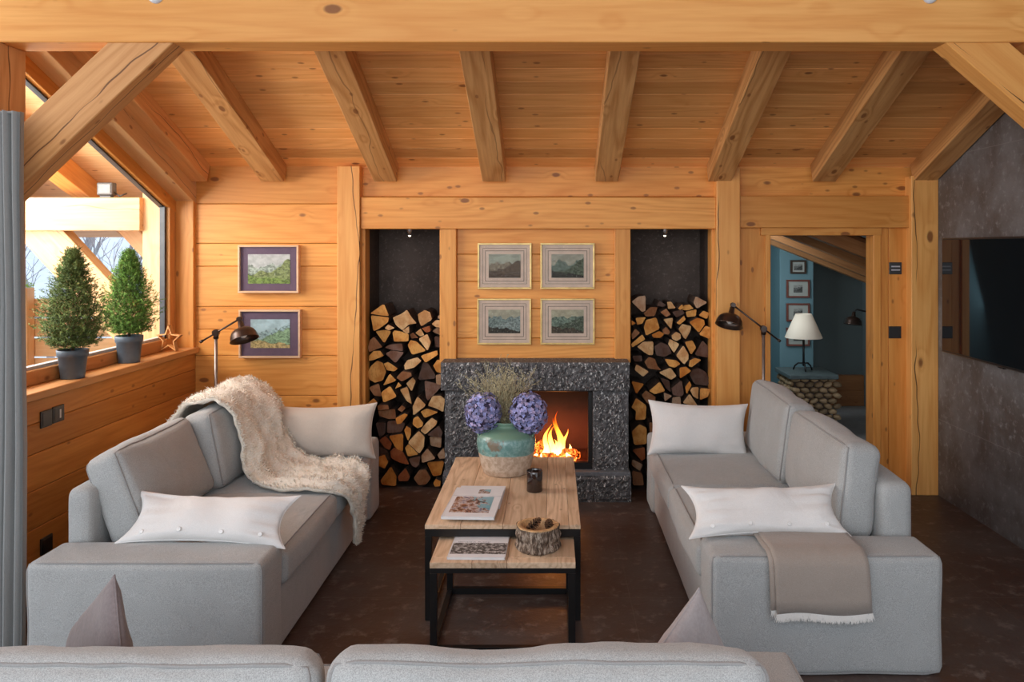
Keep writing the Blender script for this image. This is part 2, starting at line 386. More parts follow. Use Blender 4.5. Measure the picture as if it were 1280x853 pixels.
def pillow(name, w, h, t, mtx, mat, label, cat='pillow', group=None, n=22, seed=1., pinch=.09, buttons=0, wr=.010):
    root = thing(name, label, cat, mtx.translation.copy(), group)
    mb = MB(); mb.rt(); sides = []
    def P(u, v, s):
        x = u*w/2*(1-pinch*(1-v*v)*abs(u)**2*.9); z = v*h/2*(1-pinch*1.3*(1-u*u)*abs(v)**2)
        th = t/2*((1-u**2)*(1-v**2))**.42*(1-.12*v)
        q = Vector((x*5, z*5, seed+s)); k = noise.noise(q)*wr*1.6
        k += wr*noise.noise(Vector((u*9, v*1.5, seed*3+s)))*abs(v)**2*1.6+wr*noise.noise(Vector((u*1.5, v*8, seed*5+s)))*abs(u)**2*1.6
        return mtx @ Vector((x, s*(th+k*(1-u**6)*(1-v**6)), z))
    for s in (-1, 1):
        sides.append([[None]*(n+1) for _ in range(n+1)])
    for i in range(n+1):
        for j in range(n+1):
            u = math.sin(math.pi/2*(-1+2*i/n)); v = math.sin(math.pi/2*(-1+2*j/n))
            if i in (0, n) or j in (0, n):
                vv = mb.v(P(u, v, 0)); sides[0][i][j] = vv; sides[1][i][j] = vv
            else:
                sides[0][i][j] = mb.v(P(u, v, -1)); sides[1][i][j] = mb.v(P(u, v, 1))
    for k_, S in enumerate(sides):
        for i in range(n):
            for j in range(n):
                q = [S[i][j], S[i+1][j], S[i+1][j+1], S[i][j+1]]
                if k_: q.reverse()
                mb.face(q, 0, True)
    mb.build('pillow_cover', mat, root)
    sb = MB(); loop = []
    for q in range(4):
        for i in range(n):
            a = math.sin(math.pi/2*(-1+2*i/n)); u, v = ((a, -1), (1, a), (-a, 1), (-1, -a))[q]; loop.append(P(u, v, 0))
    sb.tube(loop, .0025, 5, closed=True); sb.build('seam', mat, root)
    for b in range(buttons):
        u = -1+2*(b+.55)/(buttons+.1); v = -.72
        c = P(u, v, -1); nrm = (mtx.to_3x3() @ Vector((0, -1, -.25))).normalized()
        bb = MB(); rot = nrm.to_track_quat('Z', 'Y').to_matrix().to_4x4()
        bb.lathe([(.0001, -.002), (.008, -.002), (.0098, .001), (.008, .0035), (.005, .0025), (.0001, .0025)], seg=14, mat=Matrix.Translation(c+nrm*.002) @ rot, capb=False)
        bb.build('button', 'button', root)
    return root
def dome_mtx(loc, d):
    return Matrix.Translation(loc) @ Vector(d).to_track_quat('Z', 'Y').to_matrix().to_4x4()
WORLD = 1.25; EXPO = 0.22
def LIGHTS():
    area('daylight_through_side_window', (-3.6, 4.4, 2.2), (0, 5.0, .6), 2.2, 1.6, 110, (1, .97, .93))
    area('assumed_rear_window_light', (-1.6, -2.2, 2.2), (0.2, 4.5, 1.2), 4.0, 2.2, 90, (.90, .96, 1))  # area lamp added behind the camera for unseen windows, which are only assumed
    point('fire_glow', (.05, 5.70, .36), 3.2, (1, .30, .06), .06)
    point('fire_glow', (-.12, 5.85, .34), 2, (1, .25, .04), .05)
    area('backroom_assumed_daylight', (1.7, 7.2, 1.6), (2.4, 8.6, 1.0),   .5, .8, 9, (.8, .92, 1))  # added area lamp brightening the back room; its daylight source is unseen, assumed
# ================================================================== ROOM SHELL
def wx(px, Y=WY): return (px-VX)/F*Y
def wz(py, Y=WY): return H-(py-VY)/F*Y
LX, RX = -2.555, 2.73
# floor
mb = MB(); mb.rt(); mb.box(-7, 7, -3.5, 6.3, -.1, 0); struct(mb.build('floor', 'floor'))
# back wall: horizontal planks left bay + centre panel + header boards
mb = MB()
def planks_h(mb, x0, x1, zs, y0, y1, b=.004):
    for a, c in zip(zs, zs[1:]): mb.rt().box(x0, x1, y0, y1, a+.0012, c-.0012, b)
    mb.box(x0+.002, x1-.002, y0+.02, y1-.01, zs[0]+.004, zs[-1]-.004, mi=1)
zsL = [0, .19, .37, .58]+[wz(y) for y in (495, 445, 412, 383.5, 333, 304.5, 255)]+[2.42]
planks_h(mb, -2.76, wx(426), zsL, WY, WY+.12)
planks_h(mb, wx(571), wx(769), [wz(y) for y in (457, 423, 386, 352, 318, 285, 270)], WY+.01, WY+.12)
planks_h(mb, wx(440), wx(1160), [wz(y) for y in (262, 246, 207)]+[2.47], WY+.015, WY+.12)
struct(mb.build('wall_back', ['wood_x', 'bark']))
# vertical boards right of the post, around the doorway
mb = MB()
for a, c, dy in ((916, 958, .0), (1098, 1111, .005), (1111, 1136, .0)): mb.rt().box(wx(a), wx(c), WY+dy, WY+.12, 0, wz(284), .003)
mb.rt().box(wx(551)-.004, wx(571), WY-.03, WY+.10, wz(453), wz(285), .004)
mb.rt().box(wx(768), wx(787)+.004, WY-.03, WY+.10, wz(453), wz(285), .004)
struct(mb.build('wall_back_upright_boards', 'wood_z')); bpy.data.objects['wall_back_upright_boards'].name = 'trim_1'
# door frame
mb = MB(); mb.rt().box(wx(956), wx(962.5), WY-.02, WY+.2, 0, wz(289), .004); mb.rt().box(wx(1090.5), wx(1100), WY-.02, WY+.12, 0, wz(289), .004)
d1 = mb.build('door_1', 'wood_z'); struct(d1)
mb = MB(); mb.rt().box(wx(950), wx(1101), WY-.022, WY+.12, wz(294.5), wz(283), .004); mb.build('door_head', 'wood_x', d1)
# niches: dark stone linings
def niche(name, xa, xb):
    mb = MB(); x0, x1 = wx(xa), wx(xb); D = 6.22; z1 = wz(285)
    mb.box(x0-.03, x1+.03, D, D+.05, 0, z1+.1); mb.box(x0-.04, x0, WY+.1, D+.02, 0, z1+.1); mb.box(x1, x1+.04, WY+.1, D+.02, 0, z1+.1)
    mb.box(x0-.03, x1+.03, WY+.1, D, z1, z1+.1); return struct(mb.build(name, 'niche'))
niche('wall_left_niche', 456, 560); niche('wall_right_niche', 783, 890)
mb = MB(); mb.rt().box(wx(452.5), wx(456.5), WY, WY+.14, 0, wz(286), .001); struct(mb.build('trim_2', 'wood_z'))
mb = MB(); mb.rt().box(wx(889.5), wx(894), WY, WY+.14, 0, wz(286), .001); struct(mb.build('trim_3', 'wood_z'))
# posts of the back wall and horizontal header beams
timber('timber_post', (wx(439), 5.74, 0), (wx(439), 5.74, 2.33), .16, wx(453.5)-wx(425.5), 'beam', 'square honey pine post between the two purple-matted pictures and the left log stack', 'post')
timber('timber_post', (wx(907.5), 5.74, 0), (wx(907.5), 5.74, 2.33), .16, wx(922)-wx(893), 'beam', 'square honey pine post between the right log stack and the doorway', 'post')
timber('timber_post', (2.635, 5.74, 0), (2.635, 5.74, 2.26), .18, .19, 'beam', 'honey pine corner post where the doorway wall meets the grey stone wall', 'post')
timber('header_beam', (wx(453.5), 5.75, wz(266.5, 5.69)), (wx(893), 5.75, wz(266.5, 5.69)), .14, .225, 'wood_x', 'long pine header beam over the fireplace and both log niches', 'beam')
timber('header_beam', (wx(922), 5.76, wz(265, 5.71)), (2.56, 5.76, wz(265, 5.71)), .14, .228, 'wood_x', 'short pine header beam above the doorway', 'beam')
# ceiling boards
mb = MB(); sx = math.cos(math.atan(SL)); y = 6.0
while y > -1.6:
    y2 = y-.115*sx*1.18
    z1_, z2_ = ceil_z(y), ceil_z(y2)
    mb.rt()
    n_ = Vector((0, -SL, -1)).normalized()
    for (xa, xb) in ((-2.62, 2.80),):
        P = [Vector((xa, y, z1_)), Vector((xb, y, z1_)), Vector((xb, y2, z2_)), Vector((xa, y2, z2_))]
        e = Vector((0, y2-y, z2_-z1_)).normalized()*.0035
        q = [P[0]+e, P[1]+e, P[2]-e, P[3]-e]
        mb.poly(q); mb.poly([P[0]-n_*.004, P[1]-n_*.004, q[1], q[0]]); mb.poly([q[3], q[2], P[2]-n_*.004, P[3]-n_*.004])
    y = y2
mb.t = (0, 0, 0, 1)
mb.poly([(-2.7, 6.1, ceil_z(6.1)+.03), (2.9, 6.1, ceil_z(6.1)+.03), (2.9, -1.6, ceil_z(-1.6)+.03), (-2.7, -1.6, ceil_z(-1.6)+.03)])
struct(mb.build('ceiling', 'ceil'))
# rafters
rl = ['outermost left rafter, lying against the top of the window wall', 'weathered pine rafter ending above the two purple-matted pictures', 'pine rafter ending just right of the left square post', 'pine rafter ending above the left pair of gold-framed prints', 'pine rafter ending above the right pair of gold-framed prints', 'pine rafter ending at the square post right of the right log stack', 'pine rafter ending above the doorway', 'outermost right rafter, running along the top of the grey stone wall']
for i, px in enumerate((253, 345, 484.5, 618.5, 757.5, 897, 1026, 1150)):
    X = wx(px); n_ = Vector((0, -SL, -1)).normalized(); off = .066
    if i in (0, 7): X += .0
    a = Vector((X, 5.72, ceil_z(5.72)))+n_*off; d_ = Vector((0, -1, SL)).normalized()
    o = timber('rafter', a, a+d_*(7.6), .165 if i else .13, .135, 'rafter' if i not in (0,) else 'brace', rl[i], 'rafter', 'sloping ceiling rafters')
# tie beam and braces
timber('tie_beam', (-3.1, 3.70, 2.68+.17), (3.2, 3.70, 2.68+.17), .17, .34, 'beam', 'huge horizontal pine tie beam crossing the room below the roof', 'beam')
zb = 2.68
timber('diagonal_brace', (-2.60, 3.69, 1.985), (-1.74, 3.69, 2.80), .13, .205, 'brace', 'diagonal pine brace rising from the left curtain up to the tie beam', 'brace')
timber('diagonal_brace', (2.73, 3.69, 1.985), (1.70, 3.69, 2.88), .13, .19, 'beam', 'diagonal pine brace descending right from the tie beam towards the stone wall', 'brace')
timber('diagonal_brace', (3.0, 3.69, 2.02), (2.02, 3.69, 2.90), .13, .16, 'beam', 'second diagonal pine brace, lying against the upper edge of the right one', 'brace')
timber('timber_post', (-2.592, 3.695, 0), (-2.592, 3.695, 2.68), .19, .2, 'brace', 'pine post at the left edge behind the grey curtain', 'post')
# left wall: parapet, sill, end post, raking header
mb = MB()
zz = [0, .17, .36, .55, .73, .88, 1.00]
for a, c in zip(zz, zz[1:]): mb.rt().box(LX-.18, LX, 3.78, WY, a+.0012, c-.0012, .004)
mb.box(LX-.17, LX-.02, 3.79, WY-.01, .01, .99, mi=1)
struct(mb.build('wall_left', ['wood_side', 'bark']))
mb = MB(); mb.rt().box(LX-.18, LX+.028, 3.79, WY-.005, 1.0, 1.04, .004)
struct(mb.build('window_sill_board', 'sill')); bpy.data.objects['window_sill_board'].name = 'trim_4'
mb = MB(); mb.rt().box(-2.72, LX+.0, 5.70, WY+.02, 1.0, 2.2, .003); struct(mb.build('trim_5', 'wood_z'))
d_ = Vector((0, -1, SL)).normalized(); nu = Vector((0, SL, 1)).normalized()
a = Vector((LX-.09, 5.76, 2.06))+nu*.11
o = timber('raking_top_plate', a, a+d_*6.5, .185, .22, 'out', 'sloping pine top plate above the window on the left wall', 'beam')
# window
fr = MB(); zlow = 1.04
def raked(Y): return 2.06+SL*(5.76-Y)
XG = -2.70
f0 = MB(); f0.rt().box(XG-.05, XG+.02, 3.78, 5.70, zlow, zlow+.075, .004)
win = f0.build('window_1', 'sill'); struct(win)
f1 = MB(); f1.rt().box(XG-.05, XG+.02, 5.61, 5.70, zlow+.07, raked(5.70)+.02, .003)
jm = wood('window_jamb', 2, (.66, .32, .10), (.48, .19, .05)); f1.build('window_jamb', jm, win)
a = Vector((XG-.015, 5.72, raked(5.72)-.04)); o = timber('window_top_rail', a, a+d_*2.1, .07, .085, 'wood_x', parent=win)
al = plain('grey_aluminium', (.06, .062, .066), .4)
ab = MB()
p1 = Vector((XG-.03, 5.60, zlow+.085)); p2 = Vector((XG-.03, 5.60, raked(5.60)-.085)); p3 = Vector((XG-.03, 3.75, raked(3.75)-.085)); p4 = Vector((XG-.03, 3.75, zlow+.085))
ab.box(XG-.04, XG-.005, 5.585, 5.612, zlow+.07, raked(5.6)-.06); ab.build('aluminium_edge', al, win)
o = timber('aluminium_edge', p3, p2, .035, .022, al, parent=win, b=.001)
ab = MB(); ab.box(XG-.04, XG-.005, 3.75, 5.60, zlow+.074, zlow+.092); ab.build('aluminium_edge', plain('pale_aluminium', (.5, .5, .5), .4), win)
g = MB(); g.poly([p1, p2, p3, p4]); g.build('window_pane', 'glass', win)
# right wall: grey stone cladding
mb = MB(); y0, y1 = 1.2, WY+.5
pts = [(y0, 0), (y1, 0), (y1, ceil_z(y1)+.02), (y0, ceil_z(y0)+.02)]
A = [mb.v((RX, y, z)) for y, z in pts]; B = [mb.v((RX+.2, y, z)) for y, z in pts]
mb.face(A); mb.face(list(reversed(B)))
for i in range(4): mb.face([A[i], B[i], B[(i+1) % 4], A[(i+1) % 4]])
struct(mb.build('wall_right', 'slab', recalc=True))
# ================================================================== BACK ROOM beyond the doorway
kb = NT('blue_wall_paint', .8, .2); o_ = kb.obj(); kb.col(kb.mix(kb.noise(o_, 3, 2), (.12, .215, .24), (.165, .27, .30))); M['blue'] = kb.m
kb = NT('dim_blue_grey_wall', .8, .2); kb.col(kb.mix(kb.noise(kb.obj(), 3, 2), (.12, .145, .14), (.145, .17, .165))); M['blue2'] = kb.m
mb = MB(); mb.box(.9, 4.6, 6.3, 10, -.1, 0); struct(mb.build('floor_back_room', 'tilegrey'))
mb = MB(); mb.box(1.35, 2.34, 8.55, 8.65, 0, 2.9); mb.box(1.2, 1.4, 6.3, 8.54, 0, 2.9); struct(mb.build('wall_back_room_left', 'blue'))
mb = MB(); mb.box(2.335, 2.68, 8.2, 8.65, 0, 2.6, .004); struct(mb.build('wall_back_room_pier', 'blue'))
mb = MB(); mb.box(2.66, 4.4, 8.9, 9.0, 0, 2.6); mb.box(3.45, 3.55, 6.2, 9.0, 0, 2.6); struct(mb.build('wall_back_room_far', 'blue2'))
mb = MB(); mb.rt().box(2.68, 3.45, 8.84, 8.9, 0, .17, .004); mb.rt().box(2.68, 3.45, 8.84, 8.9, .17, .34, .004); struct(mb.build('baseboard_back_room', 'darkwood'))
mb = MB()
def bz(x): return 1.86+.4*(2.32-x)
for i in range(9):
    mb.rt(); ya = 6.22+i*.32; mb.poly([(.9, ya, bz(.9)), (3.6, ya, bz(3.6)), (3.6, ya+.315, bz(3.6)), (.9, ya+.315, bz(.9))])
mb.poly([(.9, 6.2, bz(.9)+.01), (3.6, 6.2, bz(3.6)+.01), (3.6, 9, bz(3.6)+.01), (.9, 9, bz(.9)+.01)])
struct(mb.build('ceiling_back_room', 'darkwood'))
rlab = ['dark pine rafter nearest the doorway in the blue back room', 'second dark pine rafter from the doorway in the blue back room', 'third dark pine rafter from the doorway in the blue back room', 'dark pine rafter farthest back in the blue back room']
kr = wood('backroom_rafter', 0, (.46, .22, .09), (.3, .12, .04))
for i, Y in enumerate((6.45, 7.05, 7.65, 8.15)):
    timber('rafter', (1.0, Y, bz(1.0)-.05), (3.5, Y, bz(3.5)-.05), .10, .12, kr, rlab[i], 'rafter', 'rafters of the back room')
# plinth of stacked round stones
X0, X1, Y0, Y1 = 2.22, 2.615, 7.4, 7.84
pl = thing('stone_plinth', 'square plinth of rounded brown pebbles with a dark slate top in the back room', 'plinth', (2.42, 7.62, 0))
mb = MB(); mb.box(X0+.03, X1-.03, Y0+.03, Y1-.03, 0, .53); mb.build('core', 'niche', pl)
mb = MB(); random.seed(3)
def pebble(mb, c, rx, ry, rz):
    ic = bmesh.ops.create_icosphere(mb.bm, subdivisions=2, radius=1); g = random.uniform(.5, 1.15); mb.tone((.40*g, .27*g, .15*g))
    rr = random.uniform(-.25, .25)
    for v in ic['verts']:
        p = v.co.copy(); p += p*noise.noise(p*1.5+Vector(c)*9)*.25; v.co = Vector((p.x*rx, p.y*ry, p.z*rz+p.x*rx*rr))+Vector(c)
    for v in ic['verts']:
        for f in v.link_faces:
            f.smooth = True
            for l in f.loops: l[mb.L] = mb.t
for r_ in range(11):
    z = .03+r_*.05
    n1 = 5
    for q in range(n1):
        pebble(mb, (X0+.04+(q+(.5 if r_ % 2 else 0))*.085, Y0+.02, z), .043, .03, .027)
        pebble(mb, (X0+.02, Y0+.04+(q+(.5 if r_ % 2 else 0))*.095, z), .03, .046, .027)
pb_ = mb.build('pebble_facing', 'tone', pl)
mb = MB(); mb.box(X0-.03, X1+.03, Y0-.03, Y1+.03, .535, .578, .008); mb.build('slate_top', plain('slate_top', (.09, .12, .12), .5), pl)
# table lamp on the plinth
TL = Vector((2.39, 7.6, .578)); tl = thing('table_lamp', 'iron table lamp with a cream cone shade standing on the pebble plinth', 'lamp', TL)
mb = MB(); mb.tube([TL+Vector((0, 0, .05)), TL+Vector((0, 0, .32))], .011, 8); mb.build('lamp_stem', 'black', tl)
mb = MB()
for a in (0, 2.09, 4.19):
    d_ = Vector((math.cos(a+.4), math.sin(a+.4), 0)); mb.tube([TL+Vector((0, 0, .075)), TL+d_*.05+Vector((0, 0, .075)), TL+d_*.085+Vector((0, 0, .045)), TL+d_*.1+Vector((0, 0, .008))], .008, 6)
mb.build('lamp_foot', 'black', tl)
ks = NT('cream_shade', .9, .1); ks.col((.72, .62, .50)); ks.b.inputs['Emission Color'].default_value = (1, .8, .6, 1); ks.b.inputs['Emission Strength'].default_value = .04
mb = MB(); mb.lathe([(.172, .318), (.173, .322), (.075, .545), (.073, .545), (.170, .322)], c=TL, seg=36, capb=False); mb.build('lamp_shade', ks.m, tl)
# backroom pictures
M['print_bw'] = landscape('grey_engraving', (.30, .30, .27), (.14, .14, .13), (.06, .06, .055), (.10, .10, .09), 3)
red = plain('red_brown_frame', (.16, .045, .03), .4); dk = plain('dark_frame', (.05, .03, .02), .4); matp = plain('dim_mat', (.36, .37, .33), .8, nz=.04)
def picture(px0, py0, px1, py1, Y, fw, mw, fm, mm, pm, label, cat='picture', group=None, depth=.03, name='framed_print', glass=True, mat2=None, mwx=None):
    X0, X1 = wx(px0, Y), wx(px1, Y); Z1, Z0 = wz(py0, Y), wz(py1, Y); yb = Y+depth
    mwx = mwx or mw
    r = thing(name, label, cat, ((X0+X1)/2, yb, Z0), group)
    mb = MB(); mb.rt()
    for q in ((X0, X1, Z1-fw, Z1), (X0, X1, Z0, Z0+fw)): mb.rt().box(q[0], q[1], Y, yb, q[2], q[3], .002)
    for q in ((X0, X0+fw), (X1-fw, X1)): mb.rt().box(q[0], q[1], Y, yb, Z0+fw, Z1-fw, .002)
    mb.build('frame', fm, r)
    mb = MB(); mb.box(X0+fw, X1-fw, Y+depth*.45, yb-.002, Z0+fw, Z1-fw); mb.build('mat_board', mm, r)
    if mat2:
        mb = MB(); g = mw*.38
        for k_ in (.35, .62):
            a0, a1, c0, c1 = X0+fw+mwx*k_, X1-fw-mwx*k_, Z0+fw+mw*k_, Z1-fw-mw*k_; t_ = .0022 if k_ < .5 else .0035; yy = Y+depth*.45
            for q in ((a0, a1, c1-t_, c1), (a0, a1, c0, c0+t_), (a0, a0+t_, c0, c1), (a1-t_, a1, c0, c1)): mb.box(q[0], q[1], yy-.001, yy, q[2], q[3])
        mb.build('mat_line', mat2, r)
    mb = MB(); mb.box(X0+fw+mwx, X1-fw-mwx, Y+depth*.45-.0025, Y+depth*.45, Z0+fw+mw, Z1-fw-mw); mb.build('print', pm, r)
    if glass:
        mb = MB(); yy = Y+depth*.2; mb.poly([(X0+fw*.8, yy, Z0+fw*.8), (X1-fw*.8, yy, Z0+fw*.8), (X1-fw*.8, yy, Z1-fw*.8), (X0+fw*.8, yy, Z1-fw*.8)]); mb.build('glass', 'pglass', r)
    return r
for q in ((988.5, 325.5, 1008, 342.5, dk, 'small dark-framed engraving, topmost on the blue pier'), (983.5, 350, 1012.5, 372.5, red, 'red-framed engraving second from the top on the blue pier'), (983.5, 379.5, 1012.5, 402, red, 'red-framed engraving third from the top on the blue pier above the lampshade'), (983.5, 410, 1012.5, 433, red, 'red-framed engraving lowest on the blue pier, behind the table lamp')):
    picture(q[0], q[1], q[2], q[3], 8.17, .018, .035 if q[4] is red else .018, q[4], matp, 'print_bw', q[5], group='engravings in the back room', glass=False, mwx=.055 if q[4] is red else None)
# wall lamp in the back room
def lamp_head(root, top, d, R, mat='bronze'):
    """bell shade: apex at 'top', opening towards d"""
    m = dome_mtx(top, d)
    mb = MB(); mb.lathe([(.0001, -.045*R/.09), (.016*R/.09, -.04*R/.09), (.020*R/.09, .0), (.03*R/.09, .012*R/.09)], seg=20, mat=m, capb=False); mb.build('lamp_socket', mat, root)
    pr = [(R*.30, R*.10), (R*.55, R*.16), (R*.78, R*.32), (R*.93, R*.60), (R, R*.95), (R*1.03, R*.99), (R*.985, R*1.0), (R*.91, R*.62), (R*.75, R*.36), (R*.5, R*.22), (.0001, R*.18)]
    mb = MB(); mb.lathe(pr, seg=36, mat=m, capb=False); mb.build('lamp_shade', mat, root)
    mb = MB(); mb.lathe([(R*.10, R*.2), (R*.14, R*.3), (R*.28, R*.5), (R*.28, R*.68), (R*.14, R*.82), (.0001, R*.86)], seg=18, mat=m, capb=False); mb.build('light_bulb', plain('bulb_glass', (.8, .8, .78), .15), root)
Y = 7.6; top = PX(1067, 395, Y)
wl = thing('wall_lamp', 'small bronze wall lamp with bell shade on the dim wall of the back room', 'lamp', (3.45, 7.6, top.z+.04))
lamp_head(wl, top, (-.12, -.1, -1), .085)
mb = MB(); mb.tube([top+Vector((0, 0, .035)), top+Vector((.03, 0, .06)), (3.45, 7.6, top.z-.06)], .009, 6); mb.build('lamp_arm', 'black', wl)
mb = MB(); mb.tube([(3.43, 7.6, top.z-.06), (3.45, 7.6, top.z-.06)], .04, 16); mb.build('wall_plate', 'black', wl)
# ================================================================== FIREPLACE
FY = 5.545
fp = thing('fireplace', 'grey chiselled basalt fireplace surround with open firebox in the middle of the back wall', 'fireplace', (-.12, FY, 0))
def chisel(name, x0, x1, y0, y1, z0, z1, margin, parent, amp=.013, seed=0, top=False):
    mb = MB(); step = .0115
    def grid_face(fn, a0, a1, b0, b1, m=margin):
        na = max(2, int((a1-a0)/step)); nb = max(2, int((b1-b0)/step)); V = []
        for i in range(na+1):
            row = []
            for j in range(nb+1):
                a = a0+(a1-a0)*i/na; b = b0+(b1-b0)*j/nb
                e = min(a-a0, a1-a, b-b0, b1-b); k_ = max(0, min(1, (e-m)/.012)) if e >= 0 else 0
                p = Vector((a*42, b*42, seed)); d = noise.noise(p)*.6+noise.noise(p*2.3)*.55
                row.append(mb.v(fn(a, b, k_*(amp*.5+d*amp))))
            V.append(row)
        for i in range(na):
            for j in range(nb): mb.face([V[i][j], V[i+1][j], V[i+1][j+1], V[i][j+1]])
    grid_face(lambda a, b, d: (a, y0-d, b), x0, x1, z0, z1)
    mb.poly([(x0, y1, z0), (x0, y0, z0), (x0, y0, z1), (x0, y1, z1)]); mb.poly([(x1, y0, z0), (x1, y1, z0), (x1, y1, z1), (x1, y0, z1)])
    mb.poly([(x0, y0, z1), (x1, y0, z1), (x1, y1, z1), (x0, y1, z1)]); mb.poly([(x0, y1, z0), (x1, y1, z0), (x1, y0, z0), (x0, y0, z0)])
    return mb.build(name, 'basalt', parent)
xL, xR = wx(556, FY), wx(785.5, FY); xi0, xi1 = wx(600, FY), wx(741, FY)
zt, zl, zh = wz(453.5, FY-.03), wz(488, FY-.02), wz(590, FY-.02)
chisel('lintel', wx(551, FY-.03), wx(787, FY-.03), FY-.03, WY+.05, zl, zt, .006, fp, seed=1)
chisel('jamb_stone', xL, xi0, FY, WY+.05, zh, zl, .03, fp, seed=2)
chisel('jamb_stone', xi1, xR, FY, WY+.05, zh, zl, .03, fp, seed=3)
hy = 5.50
chisel('hearth', wx(553, hy), wx(789, hy), hy, WY+.05, 0, wz(595, hy), .012, fp, seed=4)
mb = MB(); mb.box(wx(554, hy), wx(788.5, hy), hy+.004, 6.25, zh-.03, zh+.004, .004); mb.build('hearth_slab', 'basalt_s', fp)
# firebox
fx0, fx1, fz0, fz1, fyb = xi0+.0, xi1, zh, zl, 6.12
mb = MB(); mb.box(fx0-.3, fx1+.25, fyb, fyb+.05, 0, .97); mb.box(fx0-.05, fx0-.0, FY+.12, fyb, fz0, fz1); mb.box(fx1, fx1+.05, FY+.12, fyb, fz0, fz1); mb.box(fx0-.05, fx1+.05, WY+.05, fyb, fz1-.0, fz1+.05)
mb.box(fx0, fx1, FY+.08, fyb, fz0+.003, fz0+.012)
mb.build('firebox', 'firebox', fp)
mb = MB(); w_ = .035; yy = FY+.03
mb.box(fx0, fx1, yy, yy+.04, fz0+.004, fz0+.05, .003); mb.box(fx0, fx1, yy, yy+.04, fz1-.02, fz1, .003); mb.box(fx0, fx0+w_, yy, yy+.04, fz0+.05, fz1-.02, .003); mb.box(fx1-w_*.9, fx1, yy, yy+.04, fz0+.05, fz1-.02, .003)
mb.build('firebox_frame', 'black', fp)
# fire
fb = Vector((.055, 5.80, fz0+.012)); random.seed(12)
fire = thing('fire', 'bright orange and yellow log fire burning in the firebox', 'fire', fb)
def flame(cx, cy, h, r, ph):
    mb = MB(); pr = []; seg = 12; n = 14; rings = []
    for i in range(n+1):
        t = i/n; rr = r*(math.sin(math.pi*min(1, t*.9+.12))**.8)*(1-t)**.45+.0006
        ox = .045*h/.3*math.sin(t*5+ph)*t; oy = .02*math.cos(t*4+ph*2)*t
        rings.append([mb.v((cx+ox+math.cos(a)*rr*(1+.2*math.sin(3*a+ph+t*6)), cy+oy+math.sin(a)*rr*.7, fb.z+.005+t*h)) for a in [2*math.pi*k_/seg for k_ in range(seg)]])
    for A, B in zip(rings, rings[1:]):
        for k_ in range(seg): mb.face([A[k_], A[(k_+1) % seg], B[(k_+1) % seg], B[k_]], 0, True)
    mb.build('flame', 'flame', fire)
for cx, cy, h, r, ph in ((.05, 5.80, .30, .032, 0), (.01, 5.78, .24, .028, 1.4), (-.03, 5.82, .25, .022, 2.2), (.085, 5.80, .22, .026, 3.1), (.12, 5.77, .11, .03, 4), (.03, 5.76, .15, .04, 5), (.065, 5.82, .34, .02, .8), (.155, 5.78, .06, .03, 2), (-.06, 5.77, .10, .028, 4.4), (-.13, 5.86, .08, .03, 1.2)):
    flame(cx, cy, h, r, ph)
mb = MB()
for i in range(60):
    c = Vector((random.uniform(-.16, .19), random.uniform(5.68, 5.92), fb.z+.01+random.random()*.018)); s_ = random.uniform(.010, .022)
    ic = bmesh.ops.create_icosphere(mb.bm, subdivisions=1, radius=s_)
    for v in ic['verts']: v.co = v.co*(1+random.uniform(-.25, .25))+c
e_ = mb.build('ember_bed', 'ember', fire); e_['kind'] = 'stuff'
def firelog(p0, p1, r, label, m='ember'):
    p0 = Vector(p0); p1 = Vector(p1); mb = MB(); pts = [p0.lerp(p1, t/6) for t in range(7)]
    mb.tube(pts, [r*(1+.15*math.sin(t*2.3+r*100)) for t in range(7)], 9); return tag(mb.build('burning_log', m), label, 'log', 'logs burning in the fire')
firelog((-.07, 5.74, fz0+.05), (.20, 5.80, fz0+.045), .026, 'charred glowing log lying across the front of the embers')
firelog((.0, 5.88, fz0+.06), (.17, 5.72, fz0+.085), .022, 'charred glowing log crossed on top of the front one')
firelog((-.20, 5.83, fz0+.045), (-.02, 5.90, fz0+.12), .035, 'thick glowing log leaning left of the flames')
firelog((-.22, 5.90, fz0+.10), (-.06, 5.80, fz0+.065), .028, 'glowing log lying on the left pile behind the vase')
